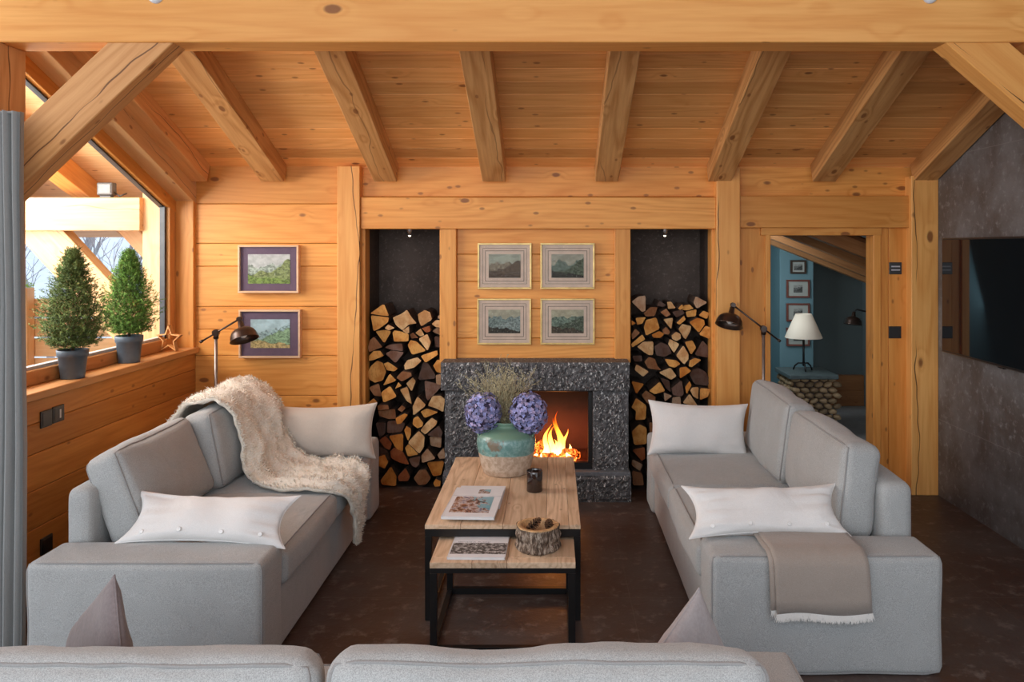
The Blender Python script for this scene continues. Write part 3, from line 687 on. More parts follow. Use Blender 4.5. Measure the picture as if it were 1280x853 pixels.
# ================================================================== FIREWOOD
PAL = {'p': (.74, .47, .23), 'o': (.72, .36, .10), 'O': (.62, .25, .05), 'b': (.32, .15, .07), 'd': (.115, .07, .055), 'm': (.20, .115, .085), 'r': (.33, .10, .035), 't': (.46, .30, .19)}
TN = {'p': 'pale', 'o': 'golden orange', 'O': 'deep orange', 'b': 'brown', 'd': 'dark grey-brown', 'm': 'mauve-brown', 'r': 'reddish', 't': 'tan'}
LEFT = [(370, """o135,235 325,100 395,270 270,258|o148,255 275,270 395,285 380,350 260,440 185,470|p430,290 540,245 625,185 680,280 755,370 650,385 560,465 470,390|p765,245 860,190 930,220 958,320 810,415 775,330|p335,430 380,378 470,425 390,460|o200,475 330,455 415,475 320,640|o430,490 455,460 560,480 650,515 645,610 450,615|p568,462 660,400 662,490 630,505|p725,500 800,440 850,530 790,548|r825,430 935,395 945,470 890,490|p960,375 1010,325 1082,320 1085,425 1010,415|t950,485 1010,435 1082,440 1082,545|b655,520 700,495 770,570 670,575|b100,700 130,590 185,545 300,685 200,720 120,755|m325,690 400,650 560,635 575,740 430,725|m335,770 420,728 590,752 470,905|o630,660 670,590 750,610 885,735 690,790|p780,570 900,505 950,620 905,735|d985,545 1080,560 1085,690 1000,690|o120,800 180,735 270,730 320,800 200,850 120,870|o805,800 1030,725 1035,790 870,895|d1040,720 1085,705 1085,820 1050,800|t1025,280 1082,235 1082,312 1030,312"""),
 (450, """o210,20 290,50 335,170 290,290 180,320 100,270 85,180 130,90|o300,60 365,35 495,125 450,165 345,150|o305,345 400,178 490,275|b490,230 570,145 690,165 700,210 565,285|p577,80 620,12 760,-28 815,20 720,110 590,145|d820,45 890,60 990,220 980,270 750,290|o970,80 1030,0 1085,10 1080,180 1020,170|t1005,210 1080,195 1085,350 1010,330|m840,292 1000,330 1080,370 890,570 860,520|p610,320 700,235 740,290 685,430|o465,390 510,298 555,350|p525,400 630,360 690,600 620,560|o285,430 410,340 500,485 320,570|b100,380 240,325 275,505 170,490|o87,590 180,515 230,560 200,640 90,655|p705,620 770,480 890,600 715,740|p895,620 960,490 1070,480 1130,530 1110,705 1000,650|o805,690 890,650 1050,700 860,780|b230,690 460,665 470,800 370,805 240,760|O480,770 600,705 650,720 560,840 500,850|b505,660 560,600 610,640 560,700|b240,600 380,590 400,650 250,670|o705,850 720,770 780,740 850,830 840,880 770,905"""),
 (530, """m345,-15 470,-25 590,10 540,130 340,150|p805,90 870,0 960,-85 1030,-40 1020,10 870,145|d880,155 1050,25 1100,120 1080,190|o590,90 620,25 680,60 680,150 640,230|p640,240 790,80 870,160 860,300 800,390|O375,165 575,135 570,380 480,340|r245,230 330,170 420,270 390,360 330,340|o590,330 640,280 780,420 630,450|m640,480 800,440 780,560 730,600 680,570|t820,420 900,320 1015,460 830,520|t915,180 1080,190 1070,340 930,310|t1020,430 1110,330 1130,480 1050,490|r385,390 440,330 560,390 650,570 510,540 400,480|O250,430 340,400 385,500 340,590 250,550|O880,520 1120,500 1080,690 970,710|O260,770 400,580 480,720 470,850 280,830|r490,720 600,600 660,720 630,780 510,780|b705,740 780,630 870,620 940,740 880,820 770,835|O980,790 1010,730 1080,760 1070,830 1000,835|d190,0 330,0 320,150 240,200|d250,320 330,360 370,395 255,420""")]
RIGHT = [(365, """t95,130 190,60 285,45 285,250 240,270|t920,140 950,55 1110,140 965,225|p585,140 640,135 705,225 600,235|o710,215 770,160 780,210 740,240|o770,240 800,180 880,170 930,225 850,250|o830,270 980,235 970,330 850,345|o1005,320 1070,255 1160,290 1115,370|d440,190 480,120 570,180 520,205|b270,290 360,210 460,210 420,330 300,338|b480,270 560,220 620,300 560,335|d640,270 780,240 810,290 700,345|O95,375 150,415 98,445|o160,350 300,342 250,430 180,445|o270,480 300,380 440,345 490,500 300,595|p530,370 665,350 640,510|o695,415 800,315 820,370 740,440|O860,400 970,340 1060,370 1070,430 990,545|o990,565 1080,450 1145,470 1140,630|p730,500 780,430 905,460 890,530 830,640 790,600|b520,510 570,470 625,540 600,580 530,560|O375,580 480,530 550,570 500,625 400,620|p630,580 690,530 750,560 755,620 700,655 640,630|b98,560 150,490 215,545 110,640|o98,700 250,570 290,640 115,750|p175,740 260,670 400,665 395,850 330,850|d410,740 500,680 600,720 650,830 560,880 440,860|p600,710 620,635 755,705 680,830|o815,670 920,650 970,750 900,850|p690,850 790,710 860,830 860,900 800,970|m1070,660 1160,750 1150,900 960,860"""),
 (445, """p135,180 160,105 330,205 250,275|b275,90 340,20 420,50 460,150 510,205 330,180|o540,40 700,60 755,110 680,160 600,140|o860,140 870,60 940,25 1030,50 900,150|p470,235 630,165 715,285 640,335|O740,160 830,145 900,205 745,310|d890,270 920,200 1010,180 1110,230 1160,330 1140,420 960,400|O98,340 275,375 165,520|o325,460 470,335 545,460 410,505|d500,310 620,345 640,510 565,440|m640,440 780,330 810,520 770,555 660,535|O820,420 880,340 905,400 840,520|p890,470 920,430 1005,425 1000,590 930,550|o1012,430 1155,440 1120,550 1012,590|b240,540 300,470 430,560 430,630 330,660|t540,500 655,550 550,625|t650,560 760,550 770,690 640,700|p785,640 880,510 1000,690|o98,690 160,560 300,660 290,850 150,860 160,740|t385,680 580,650 590,780 460,780|O690,760 800,700 950,740 940,830 800,850|t1055,770 1165,765 1160,850 1080,850|d120,20 250,10 260,90 150,95"""),
 (525, """o98,150 200,50 300,100 300,320 130,330|r110,410 280,370 290,530 240,560|t98,600 105,520 250,590 210,680|b100,660 240,700 260,860 110,860|b330,20 480,60 470,170 340,200|O500,80 640,60 650,200 520,210|b680,60 860,50 840,190 700,210|t890,60 1000,40 1120,90 1060,200 910,190|O320,230 450,230 500,370 330,390|b510,260 700,240 690,380 540,400|r730,250 900,240 930,380 750,400|b960,240 1140,230 1140,400 980,390|O310,430 480,420 460,560 320,580|b520,440 680,430 700,570 530,580|o730,440 900,430 890,570 750,590|b930,440 1130,430 1120,570 950,580|b300,630 470,610 480,760 310,770|O520,620 690,620 700,770 540,770|b740,630 900,620 920,760 760,770|r950,620 1130,620 1120,760 970,770""")]
random.seed(21)
def chaikin(P, k_=.22):
    Q = []
    for a, b in zip(P, P[1:]+P[:1]): Q += [a.lerp(b, k_), a.lerp(b, 1-k_)]
    return Q
ORD = ['topmost', 'second', 'third', 'fourth', 'fifth', 'sixth', 'seventh', 'eighth', 'ninth', 'tenth', 'eleventh', 'twelfth', 'thirteenth', 'fourteenth', 'fifteenth']
def woodpile(data, ox, side):
    items = []
    for oy, txt in data:
        for s in txt.split('|'):
            s = s.strip(); c = s[0]; P = [(ox+float(a.split(',')[0])/10.6667, oy+float(a.split(',')[1])/10.6667) for a in s[1:].split()]
            items.append((c, P, sum(p[0] for p in P)/len(P), sum(p[1] for p in P)/len(P)))
    y0 = min(i[3] for i in items); rows = {}
    for it in items: rows.setdefault(int((it[3]-y0)/17.0), []).append(it)
    for ri, rk in enumerate(sorted(rows)):
        row = sorted(rows[rk], key=lambda i: i[2])
        for ci, (c, P, cx, cy) in enumerate(row):
            Y = 5.80+random.uniform(-.03, .05)
            if c in 'dm': Y += .03
            pts = [Vector((wx(a, 5.80), 0, wz(b, 5.80))) for a, b in P]
            cen = sum(pts, Vector())/len(pts); pts = [cen+(p-cen)*.985 for p in pts]
            ar = sum(pts[i].x*pts[(i+1) % len(pts)].z-pts[(i+1) % len(pts)].x*pts[i].z for i in range(len(pts)))
            if ar < 0: pts.reverse()
            shape = 'triangular' if len(pts) <= 3 else ('wedge-shaped' if len(pts) == 4 else ('rounded' if len(pts) >= 7 else 'chunky'))
            Q = chaikin(pts, .10); g = random.uniform(.85, 1.12)
            mb = MB(); mb.tone([v*g for v in PAL[c]])
            L = random.uniform(.26, .30); tl_ = random.uniform(-.012, .012)
            fr = [mb.v((p.x, Y+(p.z-cen.z)*.12*tl_*20, p.z)) for p in Q]
            ct = mb.v((cen.x, Y-.001, cen.z)); n = len(Q)
            for i in range(n): mb.face([fr[i], fr[(i+1) % n], ct], 0)
            bk = [mb.v((p.x, Y+L, p.z)) for p in Q]
            for i in range(n): mb.face([fr[(i+1) % n], fr[i], bk[i], bk[(i+1) % n]], 1)
            mb.face(list(reversed(bk)), 0)
            o = mb.build('firewood_log', ['logend', 'bark'], recalc=True)
            pos = 'leftmost' if ci == 0 else ('rightmost' if ci == len(row)-1 else ['', 'second', 'third', 'fourth', 'fifth', 'sixth', 'seventh', 'eighth'][min(ci, 7)]+' from the left')
            if ri == 0: lab = '%s %s log in the %s niche, %s of the top row' % (TN[c], shape, side, pos)
            else: lab = '%s %s log in the %s niche, %s row down, %s' % (TN[c], shape, side, ORD[ri], pos)
            tag(o, lab, 'log', 'split logs stacked in the %s niche' % side)
woodpile(LEFT, 450, 'left'); woodpile(RIGHT, 780, 'right')
for px, s_, lab in ((512, 'left', 'small chrome spotlight in the top of the left log niche'), (831, 'right', 'small chrome spotlight in the top of the right log niche')):
    Y = 5.98; c = Vector((wx(px, Y), Y, wz(285)-.0))
    sp = thing('niche_spotlight', lab, 'spotlight', c, 'spotlights in the log niches')
    mb = MB(); mb.lathe([(.0001, -.05), (.022, -.048), (.028, -.02), (.03, 0)], c=c, seg=20, capb=False); mb.build('spot_housing', plain('chrome_'+s_, (.35, .33, .32), .25, .8), sp)
    mb = MB(); mb.lathe([(.0001, -.062), (.009, -.058), (.012, -.05)], c=c, seg=14, capb=False); mb.build('spot_lens', 'bulb', sp)
# ================================================================== PICTURES
M['purple'] = plain('purple_mat', (.135, .085, .125), .8, nz=.06); M['gold'] = plain('gold_frame', (.66, .47, .17), .35, .35, nz=.15); M['blackline'] = plain('dark_line', (.06, .045, .035), .6)
M['ltmat'] = plain('lilac_cream_mat', (.64, .49, .385), .8, nz=.06)
M['pr1'] = landscape('valley_print', (.55, .55, .52), (.35, .40, .33), (.22, .26, .10), (.18, .26, .06), 1.3)
M['pr2'] = landscape('meadow_print', (.45, .60, .62), (.30, .42, .42), (.25, .38, .22), (.50, .38, .16), 5.1)
boxm = wood('pale_box_frame', 0, (.78, .52, .33), (.62, .37, .2), knots=0)
picture(297, 306.5, 373, 366.5, 5.69, .014, .052, boxm, 'purple', 'pr1', 'pale wooden box frame with purple mat and green valley print, upper of two', depth=.05, name='framed_picture')
picture(298, 387.5, 375, 448, 5.69, .014, .056, boxm, 'purple', 'pr2', 'wooden box frame with purple mat and blue mountain print behind the left floor lamp', depth=.05, name='framed_picture', mwx=.065)
gl = [('gold-framed print of a brown valley, upper left of the four above the fireplace', (.36, .38, .30), (.24, .20, .14), (.12, .085, .055), (.09, .06, .04)),
 ('gold-framed print of a green wooded valley, upper right of the four above the fireplace', (.36, .35, .27), (.14, .18, .14), (.09, .11, .07), (.04, .035, .025)),
 ('gold-framed print of blue peaks over a lake, lower left of the four above the fireplace', (.42, .40, .29), (.17, .22, .20), (.22, .27, .25), (.04, .035, .025)),
 ('gold-framed print of a broad green mountain pass, lower right of the four above the fireplace', (.42, .39, .27), (.15, .20, .15), (.08, .10, .065), (.07, .055, .035))]
for (a, b, c, d), g, sd in zip(((597, 304, 664.5, 361.5), (675.5, 304, 743.5, 361.5), (596.5, 373.5, 664, 431), (675.5, 373.5, 743.5, 431)), gl, (2.2, 7.7, 4.9, 9.3)):
    picture(a, b, c, d, 5.72, .012, .068, 'gold', 'ltmat', landscape('gold_print', g[1], g[2], g[3], g[4], sd), g[0], group='gold-framed prints above the fireplace', depth=.022, mat2='blackline', mwx=.067)
# switches
def plate(name, x0, x1, py0, py1, label, cat, Y=WY-.001, white=None):
    r = thing(name, label, cat, (wx((x0+x1)/2), Y, wz(py1)))
    mb = MB(); mb.box(wx(x0), wx(x1), Y-.009, Y, wz(py1), wz(py0), .002); mb.build('cover_plate', 'blackp', r)
    if white:
        mb = MB()
        for z in white: mb.box(wx(x0+2.3), wx(x1-2.3), Y-.0105, Y-.009, wz(z+.8), wz(z-.8))
        mb.build('display_line', plain('display_white', (.5, .5, .55), .5), r)
    else:
        mb = MB(); mb.box(wx(x0+1), wx(x1-1), Y-.0115, Y-.009, wz(py1-1), wz(py0+1), .001); mb.build('rocker', 'blackp', r)
plate('thermostat', 1111, 1126.5, 328, 343, 'small black thermostat with two white display lines, right of the doorway', 'thermostat', white=(333.3, 337.6))
plate('light_switch', 1110.5, 1126, 408, 423, 'square black light switch right of the doorway below the thermostat', 'switch')
def side_plate(px0, px1, py, label, name, lit=False):
    Ya, Yb = -LX/((VX-px0)/F), -LX/((VX-px1)/F); Ym = (Ya+Yb)/2; z = H-(py-VY)/F*Ym; hh = .042
    r = thing(name, label, 'switch' if 'switch' in name else 'socket', (LX, Ym, z-hh))
    mb = MB(); mb.box(LX, LX+.009, Ya, Yb, z-hh, z+hh, .002); mb.build('cover_plate', 'blackp', r)
    mb = MB(); mb.box(LX+.009, LX+.0115, Ya+.01, Yb-.01, z-hh+.008, z+hh-.008, .001); mb.build('rocker' if 'switch' in name else 'socket_insert', 'blackp', r)
    if lit:
        mb = MB(); mb.box(LX+.0115, LX+.0125, Ym+.002, Ym+.014, z-.022, z+.022); mb.build('indicator', plain('indicator_white', (.6, .55, .5), .5), r)
side_plate(49.5, 63.5, 523.5, 'plain black light switch on the left wall under the window, nearer the curtain', 'light_switch')
side_plate(64.5, 78.5, 517.5, 'black light switch with a white line, right one of the pair under the window', 'light_switch', True)
side_plate(49.5, 64, 681, 'black power socket low on the left wall beside the sofa back', 'power_socket')
# TV on the right wall
tv = thing('television', 'large black flat television mounted on the grey stone wall', 'television', (2.69, 4.75, 1.04))
mb = MB(); mb.box(2.645, 2.68, 4.04, 5.43, 1.045, 1.815, .005); mb.build('tv_housing', 'blackp', tv)
mb = MB(); mb.box(2.6425, 2.645, 4.052, 5.418, 1.062, 1.803); sc_ = plain('tv_screen', (.008, .009, .011), .04, spec=.9, nz=0); mb.build('tv_screen', sc_, tv)
mb = MB(); mb.box(2.68, 2.735, 4.5, 5.0, 1.3, 1.6, .004); mb.build('wall_mount', 'blackp', tv)
mb = MB(); mb.box(2.65, 2.672, 4.70, 4.76, 1.035, 1.046, .003); mb.build('sensor_bump', 'blackp', tv)
# recessed spots in tie beam front (seen at the very top edge)
for px, lab in ((193, 'small white sensor dome on the tie beam, left one at the top of the view'), (1164, 'small white sensor dome on the tie beam, right one at the top of the view')):
    c = PX(px, -6, 3.6); r = thing('sensor_dome', lab, 'sensor', c, 'white domes on the tie beam')
    mb = MB(); mb.lathe([(.034, 0), (.034, .008), (.024, .016), (.0001, .02)], seg=24, mat=dome_mtx(Vector((c.x, 3.615, c.z)), (0, -1, 0)), capb=False); mb.build('dome', plain('white_dome', (.72, .72, .76), .3), r)
# ================================================================== SOFAS
def frame_L(mb_mtx): pass
def make_sofa(name, label, M0, length, arms=(1, 1), ncush=2, backs=None, depth=.945, group=None):
    """local frame: x = from back (0) to front (depth); y = length; z up. M0 maps local->world"""
    root = thing(name, label, 'sofa', M0 @ Vector((depth/2, length/2, 0)), group)
    AW = .25
    def part(nm, x0, x1, y0, y1, z0, z1, r, puff=(0, 0, 0), n=(8, 8, 8), ns=.004, seed=0, piping=None, tilt=0., pr=.0045, yaw=0., mat='sofa'):
        c = Vector(((x0+x1)/2, (y0+y1)/2, z0)); S = ((x1-x0)/2, (y1-y0)/2, (z1-z0)/2)
        mt = M0 @ Matrix.Translation(c) @ Matrix.Rotation(yaw, 4, 'Z') @ Matrix.Rotation(tilt, 4, 'Y') @ Matrix.Translation((0, 0, S[2]))
        return soft_box(nm, S, mt, mat, root, r, puff, n, ns, seed, piping, pr)
    part('base', .02, depth-.02, AW*arms[0]*.96, length-AW*arms[1]*.96, .012, .30, .025, (.0, 0, 0), (8, 12, 6), .003, 1)
    if arms[0]: part('armrest', 0, depth, 0, AW, .005, .492, .03, (.004, .006, .006), (10, 6, 8), .005, 2, [(1, -1)])
    if arms[1]: part('armrest', 0, depth, length-AW, length, .005, .492, .03, (.004, .006, .006), (10, 6, 8), .005, 3, [(1, 1)])
    a0, a1 = AW*arms[0], length-AW*arms[1]
    part('back_frame', .0, backs or .15, a0*.5+.13*arms[0], length-(length-a1)*.5-.13*arms[1], .02, .715, .045, (.01, 0, .01), (6, 16, 8), .005, 4)
    cl = (a1-a0)/ncush
    for i in range(ncush):
        part('seat_cushion', .16, depth+.012, a0+i*cl+.002, a0+(i+1)*cl-.002, .295, .445, .035, (.016, .004, .024), (14, 14, 6), .008, 5+i*1.7, [(0, 1)] )
    return root, part, cl, a0, a1
# left sofa: back to the left wall (x = -2.10), front towards +X
ML = Matrix.Translation((-2.10, 3.185, 0))
sl, partL, cl, a0, a1 = make_sofa('sofa', 'grey fabric two-seat sofa along the left window wall, with the fleece throw over it', ML, 2.17, backs=.11)
cb = partL('back_cushion', .155, .325, a0+.085, a0+cl-.0, .445, .855, .045, (.035, .01, .012), (8, 14, 10), .014, 11, [(0, 1), (0, -1)], tilt=-.37, yaw=.02)
cb = partL('back_cushion', .19, .36, a0+cl+.005, a1-.01, .445, .865, .045, (.035, .01, .012), (8, 14, 10), .014, 12.5, [(0, 1), (0, -1)], tilt=-.20)
# right sofa mirrored: back at x=1.595, front towards -X
MR = Matrix.Translation((1.595, 3.26, 0)) @ Matrix.Scale(-1, 4, (1, 0, 0))
def fix_norm():
    for o in list(COL.objects):
        if o.type == 'MESH' and o.get('_flip') is None: pass
n_before = set(o.name for o in COL.objects)
sr, partR, cl2, b0, b1 = make_sofa('sofa', 'grey fabric sofa on the right, in front of the doorway, taupe throw on its arm', MR, 2.23)
partR('back_cushion', .16, .33, b0+.05, b0+cl2, .445, .865, .045, (.03, .01, .014), (8, 14, 10), .013, 21, [(0, 1), (0, -1)], tilt=-.10)
partR('back_cushion', .19, .36, b0+cl2+.005, b1-.01, .445, .89, .045, (.03, .01, .018), (8, 14, 10), .013, 23, [(0, 1), (0, -1)], tilt=-.14, yaw=.02)
for o in COL.objects:
    if o.name not in n_before and o.type == 'MESH': o.data.flip_normals()
# foreground sofa: seen from behind, back towards the camera; front towards +Y
MF = Matrix.Translation((.742, 1.62, 0)) @ Matrix.Rotation(math.pi/2, 4, 'Z')
sf, partF, cl3, c0, c1 = make_sofa('sofa', 'grey fabric sofa in the foreground seen from behind, only its cushion tops showing', MF, 2.48, depth=.89, backs=.05)
partF('back_cushion', .06, .205, c0+.012, c0+cl3-.004, .44, .836, .05, (.03, .01, .008), (8, 24, 10), .016, 31, [(0, 1), (0, -1)], tilt=.19, mat='sofa')
partF('back_cushion', .06, .205, c0+cl3+.022, c1+.02, .44, .838, .05, (.03, .01, .008), (8, 24, 10), .018, 35, [(0, 1), (0, -1)], tilt=.17)
# ================================================================== PILLOWS
def pm(loc, yaw, tilt, roll=0): return Matrix.Translation(loc) @ Matrix.Rotation(yaw, 4, 'Z') @ Matrix.Rotation(tilt, 4, 'X') @ Matrix.Rotation(roll, 4, 'Y')
pillow('pillow', .73, .25, .11, pm((-1.485, 3.475, .572), 0, math.radians(-48), math.radians(2)), 'white', 'long white linen pillow with buttons propped behind the near arm of the left sofa', buttons=4, seed=2.3, pinch=.17, wr=.022)
pillow('pillow', .70, .25, .11, pm((.935, 3.525, .592), 0, math.radians(-46), math.radians(-1)), 'white', 'long white linen pillow with buttons propped behind the throw on the right sofa', buttons=4, seed=5.1, pinch=.16, wr=.020)
pillow('pillow', .67, .34, .17, pm((-1.435, 5.0, .60), math.radians(2), math.radians(-14), math.radians(-1)), 'cream', 'cream linen pillow leaning against the far arm of the left sofa', seed=8.2, pinch=.11, wr=.022)
pillow('pillow', .63, .34, .17, pm((.925, 5.07, .60), math.radians(-2), math.radians(-14), math.radians(2)), 'white', 'off-white linen pillow leaning against the far arm of the right sofa', seed=3.4, pinch=.11, wr=.018)
pillow('pillow', .56, .42, .12, pm((-1.185, 2.09, .60), math.radians(-49), math.radians(-2), math.radians(-33)), 'mauve', 'dark mauve velvet pillow with pointed corner on the left of the foreground sofa', seed=6.6, pinch=.03, wr=.008)
pillow('pillow', .50, .42, .14, pm((.32, 2.09, .52), math.radians(42), math.radians(-2), math.radians(-29)), 'mauve2', 'light mauve velvet pillow with pointed corner on the right of the foreground sofa', seed=9.6, pinch=.05, wr=.008)
# ================================================================== FLEECE THROW
def ribbon(path, nw, thick, fn=None, sub=8):
    """path: list of (centre, halfwidth vector). Returns grid of points by Catmull-Rom."""
    def cr(a, b, c, d, t): return .5*((2*b)+(c-a)*t+(2*a-5*b+4*c-d)*t*t+(3*b-a-3*c+d)*t**3)
    P = [Vector(p) for p, h in path]; W = [Vector(h) for p, h in path]; out = []
    n = len(P)
    for i in range(n-1):
        for k_ in range(sub):
            t = k_/sub; ix = [max(0, i-1), i, i+1, min(n-1, i+2)]
            out.append((cr(*[P[j] for j in ix], t), cr(*[W[j] for j in ix], t)))
    out.append((P[-1], W[-1])); return out
path = [((-2.125, 4.72, .52), (0, .30, 0)), ((-2.13, 4.74, .74), (0, .33, 0)), ((-2.03, 4.75, .905), (0, .36, 0)), ((-1.86, 4.74, .915), (-.03, .37, -.01)), ((-1.735, 4.74, .80), (.02, .33, 0)), ((-1.665, 4.68, .66), (.03, .27, 0)), ((-1.60, 4.58, .535), (.05, .24, 0)),
        ((-1.47, 4.50, .492), (.09, .22, 0)), ((-1.30, 4.46, .498), (.05, .24, 0)), ((-1.16, 4.46, .487), (.02, .24, 0)), ((-1.085, 4.47, .42), (.0, .19, 0)), ((-1.075, 4.46, .31), (0, .12, 0)), ((-1.075, 4.44, .20), (0, .07, 0)), ((-1.08, 4.43, .12), (0, .025, 0))]
R = ribbon(path, 0, 0, sub=9); NW = 26; mb = MB(); top = []; random.seed(5)
for i, (c, w) in enumerate(R):
    t = (R[min(i+1, len(R)-1)][0]-R[max(i-1, 0)][0]).normalized(); nrm = w.cross(t).normalized()
    if i < 3: pass
    row = []
    for j in range(NW+1):
        s = -1+2*j/NW; fold = .012*math.sin(s*7+i*.05)+.030*noise.noise(Vector((i*.07, s*2.6, 9)))+.012*noise.noise(Vector((i*.22, s*6, 2)))
        edge = 1+.08*noise.noise(Vector((i*.25, s*2, 0)))
        p = c+w*s*edge+nrm*(fold*min(1, w.length/.2)+.010+.012*noise.noise(Vector((i*.3, s*6, 3))))
        row.append((p, nrm))
    top.append(row)
sgn = 1 if top[30][5][1].z > -.2 else -1
V1 = [[mb.v(p+n*sgn*.012) for p, n in row] for row in top]; V2 = [[mb.v(p-n*sgn*.006) for p, n in row] for row in top]
for i in range(len(top)-1):
    for j in range(NW):
        mb.face([V1[i][j], V1[i+1][j], V1[i+1][j+1], V1[i][j+1]], 0, True); mb.face([V2[i][j+1], V2[i+1][j+1], V2[i+1][j], V2[i][j]], 0, True)
    mb.face([V1[i][0], V2[i][0], V2[i+1][0], V1[i+1][0]], 0, True); mb.face([V1[i][NW], V1[i+1][NW], V2[i+1][NW], V2[i][NW]], 0, True)
mb.face([V1[-1][j] for j in range(NW+1)]+[V2[-1][j] for j in range(NW, -1, -1)])
throw = thing('fleece_throw', 'fluffy cream fleece throw draped over the back and seat of the left sofa', 'throw', (-1.6, 4.6, .45))
mb.build('throw_cloth', 'fleece', throw, recalc=True)
tf = MB()
for q in range(12000):
    i = random.randrange(len(top)-1); j = random.random()*NW; jj = int(j) if j < NW else NW-1; f = j-jj
    if random.random() < .18: jj = random.choice((0, NW-1)); f = 0 if jj == 0 else 1
    a, n = top[i][jj]; b, _ = top[i][jj+1]; a2, _ = top[i+1][jj]
    p = a.lerp(b, f)+(a2-a)*random.random()+n*sgn*.011
    d = (n*sgn*random.uniform(.4, 1)+Vector((random.uniform(-1, 1), random.uniform(-1, 1), random.uniform(-1, .4)))*.8).normalized(); L = random.uniform(.010, .021)
    s = d.cross(Vector((random.random()-.5, random.random()-.5, random.random()-.5))).normalized()*.0022; bend = Vector((random.uniform(-1, 1), random.uniform(-1, 1), random.uniform(-1, 1)))*L*.5
    m1 = p+d*L*.6; e = p+d*L+bend
    v = [tf.v(p-s), tf.v(p+s), tf.v(m1+s*.9), tf.v(m1-s*.9), tf.v(e)]
    tf.face([v[0], v[1], v[2], v[3]], 0, True); tf.face([v[3], v[2], v[4]], 0, True)
pile = tf.build('fleece_pile', 'fleece', throw); pile['kind'] = 'stuff'
# ================================================================== TAUPE THROW on the right sofa's arm
th = thing('folded_throw', 'folded taupe wool throw with white fringe hanging over the near arm of the right sofa', 'throw', (1.08, 3.3, .5))
def drape(name, xl0, xr0, xl1, xr1, zb, off, mat='taupe'):
    # from back edge of the arm top (y 3.53) over the front edge and down to zb
    prof = [(3.56, .475+off), (3.53, .503+off), (3.45, .506+off), (3.33, .506+off), (3.275, .503+off), (3.25-off, .488), (3.243-off, .46), (3.240-off, .40), (3.238-off, .33), (3.236-off, zb)]
    mb = MB(); N = 20; Tn = len(prof)-1; G = []; 
    for i, (y, z) in enumerate(prof):
        t = i/Tn; row = []
        for j in range(N+1):
            s = j/N; x = (xl0+(xl1-xl0)*t)*(1-s)+(xr0+(xr1-xr0)*t)*s
            k_ = noise.noise(Vector((x*7, t*3, off*100)))*.006
            row.append(Vector((x, y-(abs(k_) if t > .5 else 0), z+(abs(k_) if t <= .5 else 0)+(.006*math.sin(s*7) if i == Tn else 0))))
        G.append(row)
    A = [[mb.v(p) for p in r] for r in G]; o_ = Vector((0, -.007, .004))
    B = [[mb.v(p+(Vector((0, -.008, 0)) if i > 4 else Vector((0, 0, .008)))) for p in r] for i, r in enumerate(G)]
    for i in range(Tn):
        for j in range(N):
            mb.face([A[i][j], A[i+1][j], A[i+1][j+1], A[i][j+1]], 0, True); mb.face([B[i][j], B[i][j+1], B[i+1][j+1], B[i+1][j]], 0, True)
    for i in range(Tn): mb.face([A[i][0], B[i][0], B[i+1][0], A[i+1][0]]); mb.face([A[i][N], A[i+1][N], B[i+1][N], B[i][N]])
    for j in range(N): mb.face([A[0][j], A[0][j+1], B[0][j+1], B[0][j]]); mb.face([A[Tn][j], B[Tn][j], B[Tn][j+1], A[Tn][j+1]])
    mb.build(name, mat, th, recalc=True); return G
G1 = drape('wool_layer', .868, 1.24, .885, 1.26, .285, .0)
G2 = drape('wool_layer', .885, 1.262, .905, 1.29, .275, .010)
random.seed(8)
def fringe(row, d, L, n, base):
    mb = MB()
    for q in range(n):
        t = random.random()*(len(row)-1); i = min(int(t), len(row)-2); p = row[i].lerp(row[i+1], t-i)+base
        dd = (Vector(d)+Vector((random.uniform(-.35, .35), random.uniform(-.15, .0), random.uniform(-.1, .1)))).normalized()*L*random.uniform(.7, 1.1)
        s = Vector((.0016, 0, 0)); v = [mb.v(p-s), mb.v(p+s), mb.v(p+dd*.6+s), mb.v(p+dd*.6-s), mb.v(p+dd+s*.4), mb.v(p+dd-s*.4)]
        mb.face([v[0], v[1], v[2], v[3]]); mb.face([v[3], v[2], v[4], v[5]])
    mb.build('fringe', 'fringe', th)
fringe(G2[-1], (0, -.05, -1), .036, 650, Vector((0, -.006, .004))); fringe(G1[-1], (0, 0, -1), .036, 350, Vector((0, -.004, .004)))
fringe(G2[1], (0, .3, .55), .028, 260, Vector((0, .0, .006)))
